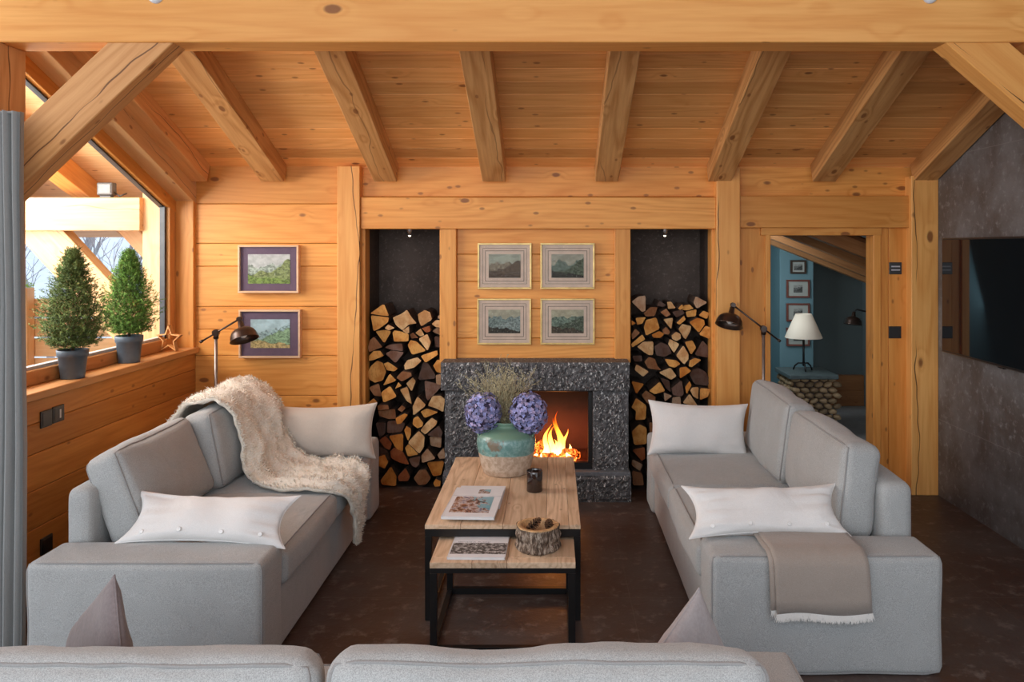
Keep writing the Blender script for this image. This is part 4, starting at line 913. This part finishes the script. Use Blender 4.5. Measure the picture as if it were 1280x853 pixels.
# ================================================================== COFFEE TABLES
def coffee(name, label, x0, x1, y0, y1, zt, tp, fh, lg, cross, front_floor):
    r = thing(name, label, 'table', ((x0+x1)/2, (y0+y1)/2, 0))
    mb = MB(); n = 6
    random.seed(int(zt*1000))
    if cross:   # a breadboard strip plus long boards
        xs = [x0, x0+(x1-x0)*.23, x0+(x1-x0)*.5, x0+(x1-x0)*.78, x1-.055, x1]
    else: xs = [x0, x0+(x1-x0)*.28, x0+(x1-x0)*.53, x0+(x1-x0)*.76, x1]
    yf = y0 if cross else y0+.06
    for a, b in zip(xs, xs[1:]): mb.rt().box(a+.0006, b-.0006, yf, y1, zt-tp, zt, .002)
    mb.build('table_top', 'table', r)
    if not cross:
        mb = MB(); 
        for a, b in ((x0, x0+(x1-x0)*.29), (x0+(x1-x0)*.29, x0+(x1-x0)*.53), (x0+(x1-x0)*.53, x1)): mb.rt().box(a+.0006, b-.0006, y0, yf-.001, zt-tp, zt, .002)
        mb.build('edge_board', 'table_x', r)
    zf = zt-tp
    mb = MB(); mb.box(x0+.001, x1-.001, y0+.001, y0+lg, zf-fh, zf-.0005, .0015); mb.box(x0+.001, x1-.001, y1-lg, y1-.001, zf-fh, zf-.0005, .0015)
    mb.box(x0+.001, x0+lg, y0+lg, y1-lg, zf-fh, zf-.0005, .0015); mb.box(x1-lg, x1-.001, y0+lg, y1-lg, zf-fh, zf-.0005, .0015); mb.build('apron', 'black', r)
    for a in (x0+.001, x1-lg):
        for b in (y0+.001, y1-lg):
            mb = MB(); mb.box(a, a+lg-.001, b, b+lg-.001, .0, zf-fh-.0003, .0015); mb.build('leg', 'black', r)
    if front_floor:
        fl = MB(); fl.box(x0+lg, x1-lg, y0+.003, y0+lg-.004, .0, .012, .001); fl.build('floor_rail', 'black', r)
        fl = MB(); fl.box(x0+lg, x1-lg, y1-lg, y1-.004, 0, .03, .001); fl.build('floor_rail', 'black', r)
    for a in (x0+.003, x1-lg+.003):
        fl = MB(); fl.box(a, a+lg-.007, y0+lg, y1-lg, 0, .022, .001); fl.build('floor_rail', 'black', r)
    return r
coffee('coffee_table', 'large coffee table with pale planked top and black steel frame, carrying the vase', -.597, .135, 3.75, 4.97, .45, .02, .036, .032, True, False)
coffee('coffee_table', 'smaller nesting table pulled out in front, carrying the bark bowl', -.532, .103, 3.475, 4.07, .382, .026, .022, .032, False, True)
# ------------------------------------------------------------------ books
def book(name, label, x0, x1, y0, y1, z, th_, ang, cover, extra, cat='magazine'):
    cx, cy = (x0+x1)/2, (y0+y1)/2; r = thing(name, label, cat, (cx, cy, z)); w, d = x1-x0, y1-y0
    m = Matrix.Translation((cx, cy, z)) @ Matrix.Rotation(ang, 4, 'Z')
    mb = MB(); mb.box(-w/2+.002, w/2-.003, -d/2+.002, d/2-.002, .0012, th_-.0012, mat=m); mb.build('pages', plain('paper', (.8, .79, .77), .7, nz=.03), r)
    mb = MB(); mb.box(-w/2, w/2, -d/2, d/2, 0, .0012, mat=m); mb.box(-w/2, w/2, -d/2, d/2, th_-.0012, th_, mat=m); mb.box(-w/2-.001, -w/2+.0012, -d/2, d/2, 0, th_, mat=m); mb.build('cover', cover, r)
    for nm, (a, b, c, e), mt in extra:
        mb = MB(); mb.box(-w/2+a*w, -w/2+b*w, -d/2+c*d, -d/2+e*d, th_, th_+.0006, mat=m)
        mb.build(nm, mt, r)
    return r
cv = plain('white_cover', (.80, .80, .82), .35, nz=.02)
def photo_mat(name, seed):
    k = NT(name, .3, .4); g = k.xyz(k.gen()); q = k.comb(g[0], g[1], seed); n = k.noise(q, 5, 4, .7, .5); n2 = k.noise(k.vmath('ADD', q, (5, 3, 1)), 3.2, 3, .6)
    rock = k.ramp(n, [(.38, (.05, .02, .02)), (.47, (.33, .13, .05)), (.55, (.62, .57, .55)), (.62, (.16, .13, .2))])
    sky = k.mix(g[1], (.12, .36, .42), (.28, .45, .52)); f = k.sstep(k.math('ADD', k.math('SUBTRACT', k.math('ADD', g[0], k.math('MULTIPLY', g[1], .5)), .95), k.math('MULTIPLY', k.math('SUBTRACT', n2, .5), 1.3)), -.02, .04)
    k.col(k.mix(f, rock, sky)); return k.m
book('magazine', 'white magazine lying under the mountain one on the large coffee table', -.495, -.255, 3.98, 4.325, .4505, .012, -.03, cv, [])
book('magazine', 'white magazine with a mountain climbing photograph on the large coffee table', -.515, -.262, 3.785, 4.245, .463, .014, -.045, cv,
     [('cover_photo', (.10, .86, .13, .66), photo_mat('climbing_photo', 2.)), ('small_photo', (.5, .74, .78, .93), photo_mat('small_cover_photo', 7.)), ('spine_line', (.0, 1, .69, .70), plain('pale_crease', (.6, .6, .62), .5))])
k = NT('engraved_town', .5, .3); g = k.xyz(k.gen()); q = k.comb(g[0], k.math('MULTIPLY', g[1], .6), 0.); n = k.noise(q, 13, 5, .8); n2 = k.voro(k.comb(k.math('MULTIPLY', g[0], 16.), k.math('MULTIPLY', g[1], 7.), 0.), 1., rnd=.9)
k.col(k.mix(k.sstep(k.math('ADD', n, k.math('MULTIPLY', n2, .12)), .53, .68), (.06, .05, .045), (.58, .56, .54)))
txt = plain('cover_lettering', (.25, .24, .26), .5)
bk = book('magazine', 'magazine with a black and white town engraving on the smaller nesting table', -.457, -.203, 3.505, 3.80, .3825, .011, -.02, cv, [('cover_engraving', (.02, .995, .13, .57), k.m)])
def text_obj(body, size, mtx, mat, name, parent):
    c = bpy.data.curves.new(name, 'FONT'); c.body = body; c.size = size; c.extrude = .0003; c.align_x = 'LEFT'
    o = bpy.data.objects.new(name+'_c', c); COL.objects.link(o); bpy.context.view_layer.update()
    me = bpy.data.meshes.new_from_object(o); bpy.data.objects.remove(o); me.materials.append(mat)
    t = bpy.data.objects.new(name, me); COL.objects.link(t); t.matrix_basis = mtx; attach(t, parent); return t
text_obj('Gerwand in  Frutcher', .017, Matrix.Translation((-.432, 3.683, .3936)) @ Matrix.Rotation(-.02, 4, 'Z'), txt, 'title_lettering', bk)
# ------------------------------------------------------------------ cup
c = Vector((-.093, 4.275, .4505)); cp = thing('candle_glass', 'dark brown glass candle holder on the large coffee table', 'candle', c)
mb = MB(); mb.lathe([(.040, 0), (.0425, .004), (.0425, .108), (.0405, .112), (.0385, .108), (.0385, .06)], c=c, seg=40); mb.build('glass_body', plain('smoked_brown_glass', (.025, .013, .010), .08, spec=.8), cp)
mb = MB(); mb.lathe([(.0001, .062), (.0385, .062)], c=c, seg=30, capb=False); mb.tube([c+Vector((0, 0, .06)), c+Vector((0, 0, .075))], .0015, 5); mb.build('wax', plain('dark_wax', (.10, .06, .04), .6), cp)
# ------------------------------------------------------------------ bark bowl and cones
c = Vector((-.065, 3.648, .3825)); bw = thing('bark_bowl', 'hollowed tree-slice bowl with rough bark on the smaller nesting table', 'bowl', c)
def wob(a, z): return 1+.02*math.sin(3*a+.5)+.012*math.sin(7*a)
mb = MB(); prof = [(.094, 0)]+[(.0985+.004*math.sin(q*.8), q*.104/16) for q in range(1, 17)]
rings = []
for r_, z in prof:
    ring = []
    for k_ in range(160):
        a = 2*math.pi*k_/160; d = noise.noise(Vector((math.cos(a)*5.5, math.sin(a)*5.5, z*14)))+.7*noise.noise(Vector((math.cos(a)*14, math.sin(a)*14, z*26)))
        rr = r_*wob(a, z)+d*.0055; ring.append(mb.v(c+Vector((math.cos(a)*rr, math.sin(a)*rr, z))))
    rings.append(ring)
for A, B in zip(rings, rings[1:]):
    for k_ in range(160): mb.face([A[k_], A[(k_+1) % 160], B[(k_+1) % 160], B[k_]], 0, True)
mb.face(list(reversed(rings[0]))); mb.build('bark', 'bark2', bw)
mb = MB(); mb.lathe([(.0955, .100), (.0955, .1055), (.092, .107), (.074, .106), (.071, .10), (.066, .04), (.0001, .035)], c=c, seg=60, capb=False, wob=lambda a, z: wob(a, z) if z > .05 else 1); mb.build('wood_rim', plain('pale_cut_wood', (.60, .36, .17), .6, nz=.25, sc=50), bw)
cone_m = plain('pinecone_scale', (.13, .06, .03), .7, nz=.5, sc=90); M['cone'] = cone_m
def pinecone(label, loc, d, L, R_):
    m = dome_mtx(loc, d); r = thing('pine_cone', label, 'pine cone', m @ Vector((0, 0, L/2)), 'pine cones in the bark bowl')
    mb = MB(); n = 40
    mb.lathe([(.0001, 0), (R_*.3, L*.1), (R_*.35, L*.4), (R_*.2, L*.8), (.0001, L*.95)], seg=12, mat=m, capb=False)
    for i in range(n):
        t = (i+.5)/n; a = i*2.39996; z = L*t; rr = R_*(math.sin(math.pi*(t*.85+.12))**.75)
        d1 = Vector((math.cos(a), math.sin(a), .35+t*.6)).normalized(); s = Vector((-math.sin(a), math.cos(a), 0)); b = Vector((math.cos(a)*rr*.35, math.sin(a)*rr*.35, z-.002)); wv = R_*.42
        e = Vector((math.cos(a)*rr, math.sin(a)*rr, z+rr*.25)); up = Vector((0, 0, .0025))
        P = [b-s*wv*.5, b+s*wv*.5, e+s*wv, e+d1*wv*.4, e-s*wv]
        V = [mb.v(m @ p) for p in P]; V2 = [mb.v(m @ (p+up)) for p in P]
        mb.tone((.035, .018, .010)); mb.face(V[::-1]); mb.tone((.17, .085, .045)); mb.face(V2)
        for q in range(5): mb.face([V[q], V[(q+1) % 5], V2[(q+1) % 5], V2[q]])
    mb.build('cone_scales', 'tone', r)
    return r
pinecone('long pine cone lying tilted towards the upper right in the bark bowl', c+Vector((-.050, -.012, .080)), (.70, .05, .62), .080, .020)
pinecone('round pine cone at the right in the bark bowl', c+Vector((.048, .0, .080)), (.10, -.1, 1), .048, .019)
# ------------------------------------------------------------------ vase
c = Vector((-.265, 4.64, .4505)); vs = thing('vase', 'bulbous old vase with turquoise glaze over a bare cream base on the large coffee table', 'vase', c)
prof = [(.125, 0), (.134, .008), (.146, .045), (.158, .10), (.168, .15), (.171, .185), (.164, .22), (.142, .248), (.108, .262), (.084, .268), (.080, .275), (.084, .283), (.088, .292), (.086, .298), (.080, .299), (.076, .29), (.074, .26), (.06, .2)]
mb = MB(); mb.lathe(prof, c=c, seg=64, wob=lambda a, z: 1+.006*math.sin(3*a+z*20)); mb.build('vase_body', 'vase', vs)
mb = MB()
for s in (-1, 1): mb.tube([c+Vector((s*.155, -.02, .225)), c+Vector((s*.165, -.035, .238)), c+Vector((s*.158, -.05, .232)), c+Vector((s*.150, -.06, .215))], .007, 8)
mb.build('lug_handle', 'vase', vs)
# hydrangeas
petal_m = M['tone']
def hydrangea(label, cen, R_, seed, stem_to):
    random.seed(seed); r = thing('hydrangea', label, 'flower', stem_to, 'hydrangea heads in the vase'); cen = Vector(cen)
    mb = MB(); mb.tone((.07, .055, .10)); ic = bmesh.ops.create_icosphere(mb.bm, subdivisions=3, radius=R_*.8)
    for v in ic['verts']: v.co = v.co+cen
    for f in mb.bm.faces:
        for l in f.loops: l[mb.L] = mb.t
    N = 620
    for i in range(N):
        z = 1-2*(i+.5)/N; a = i*2.39996; rr = math.sqrt(1-z*z); n = Vector((rr*math.cos(a), rr*math.sin(a), z))
        n = (n+Vector((random.uniform(-1, 1), random.uniform(-1, 1), random.uniform(-1, 1)))*.16).normalized()
        p = cen+Vector((n.x*.93, n.y*.93, n.z*1.05))*R_*random.uniform(.84, 1.04); q = n.to_track_quat('Z', 'Y').to_matrix() @ Matrix.Rotation(random.random()*3, 3, 'Z') @ Matrix.Rotation(random.uniform(-.5, .5), 3, 'X')
        h = random.random(); base = Vector((.27, .29, .54)).lerp(Vector((.44, .35, .52)), h*h)*random.uniform(.45, 1.45)
        for k_ in range(4):
            a_ = k_*math.pi/2; d = Vector((math.cos(a_), math.sin(a_), 0)); s = Vector((-math.sin(a_), math.cos(a_), 0)); S_ = random.uniform(.0105, .0145)
            mb.tone(base*random.uniform(.85, 1.15))
            P = [Vector((0, 0, 0)), d*S_*.55-s*S_*.5+Vector((0, 0, S_*.18)), d*S_*1.1+Vector((0, 0, S_*.05)), d*S_*.55+s*S_*.5+Vector((0, 0, S_*.18))]
            V = [mb.v(p+q @ x) for x in P]; mb.face(V)
    mb.build('flower_head', 'tone', r)
    mb = MB(); mb.tone((.12, .16, .06)); mb.tube([cen-Vector((0, 0, R_*.5)), cen.lerp(Vector(stem_to), .6)+Vector((0, 0, .02)), stem_to], .004, 6); mb.build('stem', 'tone', r)
hydrangea('blue-violet hydrangea head on the left side of the vase', (-.396, 4.60, .803), .112, 1, c+Vector((-.02, 0, .22)))
hydrangea('blue-violet hydrangea head on the right side of the vase', (-.135, 4.60, .795), .116, 2, c+Vector((.02, 0, .22)))
random.seed(4); mb = MB()
def sprig(p, d, L, depth):
    q = [p]; dd = d.copy()
    for i in range(4):
        dd = (dd+Vector((random.uniform(-1, 1), random.uniform(-1, 1), random.uniform(-.6, .6)))*.13).normalized(); q.append(q[-1]+dd*L/4)
    g = random.uniform(.6, 1.2); mb.tone((.52*g, .45*g, .27*g)); mb.tube(q, [.0013, .0012, .001, .0008, .0006] if depth else [.002, .0018, .0016, .0012, .001], 3, cap=False)
    if depth < 2:
        for k_ in range(6 if depth == 0 else 4):
            t = random.choice(q[1:]); sprig(t, (dd+Vector((random.uniform(-1, 1), random.uniform(-1, 1), random.uniform(-.5, .8)))*.75).normalized(), L*random.uniform(.3, .5), depth+1)
    else:
        for k_ in range(2):
            t = q[-1]+Vector((random.uniform(-1, 1), random.uniform(-1, 1), random.uniform(-1, 1)))*.006; s = random.uniform(.002, .0035); mb.poly([t+Vector((-s, 0, 0)), t+Vector((0, 0, -s)), t+Vector((s, 0, 0)), t+Vector((0, 0, s))])
dg = thing('dried_grass', 'bunch of fine dried grasses rising between and behind the hydrangeas', 'dried flowers', c+Vector((0, 0, .25)))
for i in range(44):
    a = random.uniform(-1, 1); sprig(c+Vector((random.uniform(-.04, .04), random.uniform(0, .05), .24)), Vector((a*.75-.22 if i % 3 else a*.3, random.uniform(-.1, .4), 1)).normalized(), random.uniform(.17, .275), 0)
mb.build('stalks', 'tone', dg)['kind'] = 'stuff'
# ================================================================== FLOOR LAMPS
def floor_lamp(label, foot, zt, back, tip, head_d):
    foot = Vector(foot); r = thing('floor_lamp', label, 'lamp', foot, 'bronze reading lamps'); j = Vector((foot.x, foot.y, zt))
    mb = MB(); mb.tube([foot+Vector((0, 0, .02)), j], .0115, 12); mb.build('pole', 'steel', r)
    mb = MB(); mb.lathe([(.13, 0), (.13, .008), (.12, .014), (.02, .02), (.014, .03), (.0001, .03)], c=foot, seg=36); mb.build('base', 'bronze', r)
    mb = MB(); mb.tube([j-Vector((0, .02, -.012)), j+Vector((0, .02, .012))], .022, 14); mb.tube([j-Vector((0, 0, .03)), j+Vector((0, 0, .012))], .018, 12); mb.build('joint', 'bronze', r)
    jj = j+Vector((0, -.008, .012)); b = jj+(Vector(back)); t = jj+Vector(tip)
    mb = MB(); mb.tube([b, t], .0062, 8); mb.tube([b, b+(t-b).normalized()*.02], .010, 8); mb.build('arm', 'bronze', r)
    d = Vector(head_d).normalized(); h = t+d*.06
    mb = MB(); mb.tube([t-Vector((0, .018, 0)), t+Vector((0, .018, 0))], .017, 12); mb.build('joint', 'bronze', r)
    lamp_head(r, h, d, .094)
    return r
floor_lamp('bronze reading lamp with bell shade standing behind the left sofa', (-2.31, 5.50, 0), 1.155, (-.105, 0, -.065), (.165, -.0, .095), (.33, -.28, -.9))
floor_lamp('bronze reading lamp with bell shade standing behind the right sofa', (1.475, 5.58, 0), 1.175, (.115, 0, -.09), (-.215, 0, .165), (-.25, -.32, -.88))
# ================================================================== WINDOW SILL: conifers and star
def conifer(label, base, zs, h, rw, seed, dark, pr0, pr1, ph):
    random.seed(seed); base = Vector(base); r = thing('potted_conifer', label, 'plant', base)
    mb = MB(); mb.lathe([(pr0, 0), (pr0+.001, .004), (pr0+(pr1-pr0)*.72, ph*.76), (pr1, ph*.77), (pr1+.003, ph), (pr1-.001, ph+.002), (pr1-.005, ph), (pr1-.008, ph*.8), (pr1-.01, ph*.75)], c=base, seg=40); mb.build('pot', plain('blue_grey_plastic_pot', (.085, .115, .145), .45), r)
    mb = MB(); mb.lathe([(.0001, ph*.85), (pr1-.008, ph*.84)], c=base, seg=24, capb=False); mb.build('soil', plain('soil', (.05, .03, .02), .95, nz=.4), r)
    mb = MB(); mb.tone((.12, .07, .045)); mb.tube([base+Vector((0, 0, ph*.8)), base+Vector((.005, 0, ph+h*.5)), base+Vector((0, 0, ph+h*.93))], [.008, .005, .002], 6)
    fo = MB(); z0 = ph+.03
    for i in range(800):
        t = (i+.5)/800; t = t**1.15; zc = z0+t*(h-.035); a = i*2.39996
        env = rw*(math.sin(math.pi*min(1, (t*.93+.20)))**.8 if t < .4 else (1-(t-.32)/.70)**.78)*random.uniform(.60, 1.12)*(1+.16*noise.noise(Vector((math.cos(a)*2, math.sin(a)*2, t*7+seed))))*1.05
        env = max(env, .012); d = Vector((math.cos(a), math.sin(a), .35+t*.5)).normalized(); st = base+Vector((0, 0, max(zc-.3*env, ph+.01))); en = base+Vector((math.cos(a)*env, math.sin(a)*env, zc))
        if i % 5 == 0: mb.tube([st, en], [.002, .001], 3, cap=False)
        for k_ in range(6):
            tt = random.uniform(.40, 1.0); o_ = st.lerp(en, tt)+Vector((random.uniform(-1, 1), random.uniform(-1, 1), random.uniform(-1, 1)))*.014
            sd = (d*.8+Vector((random.uniform(-1, 1), random.uniform(-1, 1), random.uniform(-.5, 1)))*.7).normalized(); Ls = random.uniform(.018, .032)
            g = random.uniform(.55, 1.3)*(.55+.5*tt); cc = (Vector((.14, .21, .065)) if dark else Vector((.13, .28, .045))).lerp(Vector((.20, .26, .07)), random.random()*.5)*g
            fo.tone(cc)
            for b_ in range(9):
                q = o_+sd*Ls*b_/9; nd = (sd*.6+Vector((random.uniform(-1, 1), random.uniform(-1, 1), random.uniform(-1, 1)))).normalized()*random.uniform(.010, .017); s = nd.cross(sd).normalized()*.0019
                fo.poly([q-s, q+s, q+nd])
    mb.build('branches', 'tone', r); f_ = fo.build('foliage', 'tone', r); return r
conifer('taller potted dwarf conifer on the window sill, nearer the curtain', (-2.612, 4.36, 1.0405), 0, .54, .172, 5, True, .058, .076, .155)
conifer('brighter green potted dwarf conifer in the middle of the window sill', (-2.622, 4.96, 1.0405), 0, .52, .160, 9, False, .060, .078, .165)
st = MB(); S = []; cs = Vector((-2.61, 5.46, 1.0405)); ax = Vector((.8, -.15, 0)).normalized()
for k_ in range(10):
    a = math.pi/2+k_*math.pi/5+.0; rr = .098 if k_ % 2 == 0 else .045; S.append(cs+ax*math.cos(a)*rr+Vector((0, 0, math.sin(a)*rr+.086)))
nrm = ax.cross(Vector((0, 0, 1))).normalized()*.016; cc = cs+Vector((0, 0, .086)); I = [cc+(p-cc)*.80 for p in S]
for q in range(10):
    n = (q+1) % 10; st.rt()
    A = [S[q], S[n], I[n], I[q]]; F_ = [st.v(p+nrm) for p in A]; B_ = [st.v(p-nrm) for p in A]
    st.face(F_); st.face(B_[::-1])
    for e in range(4): st.face([F_[e], B_[e], B_[(e+1) % 4], F_[(e+1) % 4]])
tag(st.build('wooden_star', 'sill', recalc=True), 'open brown wooden star standing at the far end of the window sill', 'star')
# ================================================================== CURTAIN
def curtain():
    r = thing('curtain', 'grey pleated floor-length curtain hanging at the left edge of the view', 'curtain', (-2.6, 3.47, 0)); mb = MB(); N = 150; pts = []
    for i in range(N+1):
        x = -2.275-i*.0048; pts.append((x, 3.43+.030*math.sin(i*1.05)+.012*math.sin(i*.37)))
    zs = [.012, .4, .9, 1.5, 2.0, 2.335]; G = [[mb.v((x+.004*math.sin(z*3+x*20), y+.008*math.sin(z*2+x*30), z)) for x, y in pts] for z in zs]
    G2 = [[mb.v((v.co.x, v.co.y+.006, v.co.z)) for v in row] for row in G]
    for a in (G, G2):
        for i in range(len(zs)-1):
            for j in range(N): mb.face([a[i][j], a[i][j+1], a[i+1][j+1], a[i+1][j]], 0, True)
    mb.build('curtain_cloth', 'curtain', r)
    mb = MB(); mb.box(-3.1, -2.30, 3.41, 3.48, 2.325, 2.334, .003); mb.build('heading_tape', 'curtain', r)
curtain()
# ================================================================== OUTSIDE PORCH
def ptim(a, b, w, h, label, mat='out', cat='beam', name='porch_beam', g='porch timbers'): return timber(name, a, b, w, h, mat, label, cat, g)
ptim((-5.6, 5.62, 1.985), (-2.86, 5.62, 1.985), .14, .23, 'horizontal pine porch beam seen through the window above the plants')
ptim((-2.80, 5.66, -.2), (-2.80, 5.66, 2.35), .13, .13, 'square porch post just outside the glass, right of the plants', name='porch_post', cat='post')
ptim((-3.75, 5.68, 2.02), (-2.90, 5.68, 1.10), .12, .26, 'wide diagonal porch brace behind the potted conifers', name='porch_brace', cat='brace')
ptim((-3.30, 5.98, 2.05), (-2.5, 5.98, 1.18), .10, .12, 'thin diagonal porch brace behind the right conifer', name='porch_brace', cat='brace')
mb = MB(); y = 6.9
while y > 1.5:
    mb.rt(); y2 = y-.17; q = [(-6.2, y, ceil_z(y)-.03), (-2.76, y, ceil_z(y)-.03), (-2.76, y2+.004, ceil_z(y2)-.03), (-6.2, y2+.004, ceil_z(y2)-.03)]; mb.poly(q); y = y2
mb.poly([(-6.2, 6.9, ceil_z(6.9)), (-2.7, 6.9, ceil_z(6.9)), (-2.7, 1.5, ceil_z(1.5)), (-6.2, 1.5, ceil_z(1.5))]); struct(mb.build('ceiling_porch', 'out'))
for i, X in enumerate((-3.42, -4.2, -5.0)):
    a = Vector((X, 6.7, ceil_z(6.7)-.11)); timber('rafter', a, a+Vector((0, -1, SL)).normalized()*4.6, .14, .15, 'wood_x', ['porch rafter nearest the glass, above the flood lamp', 'second porch rafter out from the glass', 'porch rafter farthest out from the glass'][i], 'rafter', 'porch rafters')
fl = thing('flood_lamp', 'small grey flood lamp standing on the porch beam', 'lamp', (-3.13, 5.62, 2.10))
c = PX(133.5, 236.5, 5.6)
mb = MB(); mb.box(c.x-.055, c.x+.055, c.y-.03, c.y+.03, c.z-.045, c.z+.045, .006); mb.build('housing', plain('lamp_grey', (.085, .08, .072), .5), fl)
mb = MB(); mb.box(c.x-.042, c.x+.042, c.y-.034, c.y-.03, c.z-.032, c.z+.032, .001); mb.build('lens', plain('lens_pale', (.20, .19, .17), .2), fl)
mb = MB(); mb.box(c.x-.04, c.x+.04, c.y-.02, c.y+.02, 2.10, c.z-.045, .003); mb.tube([c+Vector((.05, 0, -.02)), c+Vector((.09, 0, -.05)), c+Vector((.14, 0, -.03))], .006, 6); mb.build('bracket', 'blackp', fl)
# fence of the terrace
fe = thing('terrace_fence', 'pine board fence of the terrace beyond the window', 'fence', (-5.3, 6.6, 0))
for X in (-5.9, -4.35, -2.9):
    mb = MB(); mb.rt().box(X-.05, X+.05, 6.55, 6.65, -.2, 1.42, .004); mb.build('post', 'out_z', fe)
mb = MB()
for q in range(6): mb.rt().box(-7.0, -2.8, 6.66, 6.69, .35+q*.165, .35+q*.165+.15, .003)
mb.build('boards', 'out', fe)
mb = MB(); mb.rt().box(-8, -2.76, 1, 7, -.3, -.2); struct(mb.build('floor_terrace', 'out'))
snow = plain('snow', (.80, .84, .90), .8, nz=.05, sc=2)
mb = MB(); N = 24
G = [[mb.v((-60+i*2.4, 7+j*2.4, -.6+.012*(j*2.4)**1.6+noise.noise(Vector((i*.4, j*.4, 0)))*.8)) for j in range(N+1)] for i in range(N+1)]
for i in range(N):
    for j in range(N): mb.face([G[i][j], G[i+1][j], G[i+1][j+1], G[i][j+1]], 0, True)
struct(mb.build('ground_snow', snow))
random.seed(31)
def bare_tree(x, y, h, label):
    r = thing('bare_tree', label, 'tree', (x, y, -.2), 'bare trees outside'); mb = MB()
    def br(p, d, L, rad, dep):
        q = [p]
        for i in range(3): d = (d+Vector((random.uniform(-1, 1), random.uniform(-1, 1), random.uniform(-.3, .5)))*.2).normalized(); q.append(q[-1]+d*L/3)
        mb.tube(q, [rad, rad*.85, rad*.7, rad*.5], 5, cap=False)
        if dep:
            for k_ in range(4): br(random.choice(q[1:]), (d+Vector((random.uniform(-1, 1), random.uniform(-1, 1), random.uniform(-.2, .6)))*.9).normalized(), L*.62, rad*.5, dep-1)
    br(Vector((x, y, -.3)), Vector((0, 0, 1)), h*.45, h*.014, 4); mb.build('branches', plain('grey_twigs', (.34, .33, .34), .9), r)
bare_tree(-8.4, 13.5, 4.5, 'leafless grey tree outside, left of the taller conifer'); bare_tree(-6.6, 12.4, 4.2, 'leafless grey tree outside, behind the porch brace')
bare_tree(-10.5, 17.0, 6.0, 'leafless grey tree farthest out beyond the fence')
def bush(cx, cy, cz, R_, label):
    mb = MB()
    for i in range(700):
        p = Vector((random.gauss(0, 1), random.gauss(0, 1), random.gauss(0, 1))).normalized()*R_*random.uniform(.5, 1)+Vector((cx, cy, cz)); g = random.uniform(.7, 1.3); mb.tone((.30*g, .42*g, .10*g)); s = R_*.12
        mb.poly([p+Vector((random.uniform(-s, s), random.uniform(-s, s), random.uniform(-s, s))) for _ in range(3)])
    tag(mb.build('garden_shrub', 'tone'), label, 'shrub')
bush(-5.35, 8.0, 1.30, .16, 'yellow-green shrub top above the terrace fence')
# ================================================================== CAMERA, LIGHT
cam = bpy.data.cameras.new('camera'); co = bpy.data.objects.new('camera', cam); COL.objects.link(co)
co.location = (0, 0, H); co.rotation_euler = (math.pi/2, 0, 0); cam.sensor_width = 36; cam.lens = 36*F/1280
cam.shift_x = -(VX-640)/1280; cam.shift_y = -(426.5-VY)/1280; cam.clip_start = .05; cam.clip_end = 300
bpy.context.scene.camera = co
w = bpy.data.worlds.new('World'); bpy.context.scene.world = w; w.use_nodes = True; bgn = w.node_tree.nodes['Background']
tc = w.node_tree.nodes.new('ShaderNodeTexCoord'); sp = w.node_tree.nodes.new('ShaderNodeSeparateXYZ'); rp = w.node_tree.nodes.new('ShaderNodeValToRGB')
w.node_tree.links.new(tc.outputs['Generated'], sp.inputs[0]); w.node_tree.links.new(sp.outputs[2], rp.inputs[0]); w.node_tree.links.new(rp.outputs[0], bgn.inputs[0])
rp.color_ramp.elements[0].position = 0; rp.color_ramp.elements[0].color = (.86, .90, .95, 1); rp.color_ramp.elements[1].position = .5; rp.color_ramp.elements[1].color = (.72, .84, 1, 1)
bgn.inputs[1].default_value = WORLD
def area(name, loc, target, sx_, sy_, power, c):
    l = bpy.data.lights.new(name, 'AREA'); l.shape = 'RECTANGLE'; l.size = sx_; l.size_y = sy_; l.energy = power; l.color = c
    o = bpy.data.objects.new(name, l); COL.objects.link(o); o.location = loc; o.rotation_euler = (Vector(target)-Vector(loc)).to_track_quat('-Z', 'Y').to_euler(); return o
def point(name, loc, power, c, r=.05):
    l = bpy.data.lights.new(name, 'POINT'); l.energy = power; l.color = c; l.shadow_soft_size = r; o = bpy.data.objects.new(name, l); COL.objects.link(o); o.location = loc; return o
LIGHTS()
sc = bpy.context.scene
sc.view_settings.view_transform = 'Standard'; sc.view_settings.look = 'None'; sc.view_settings.exposure = EXPO; sc.view_settings.gamma = 1.0
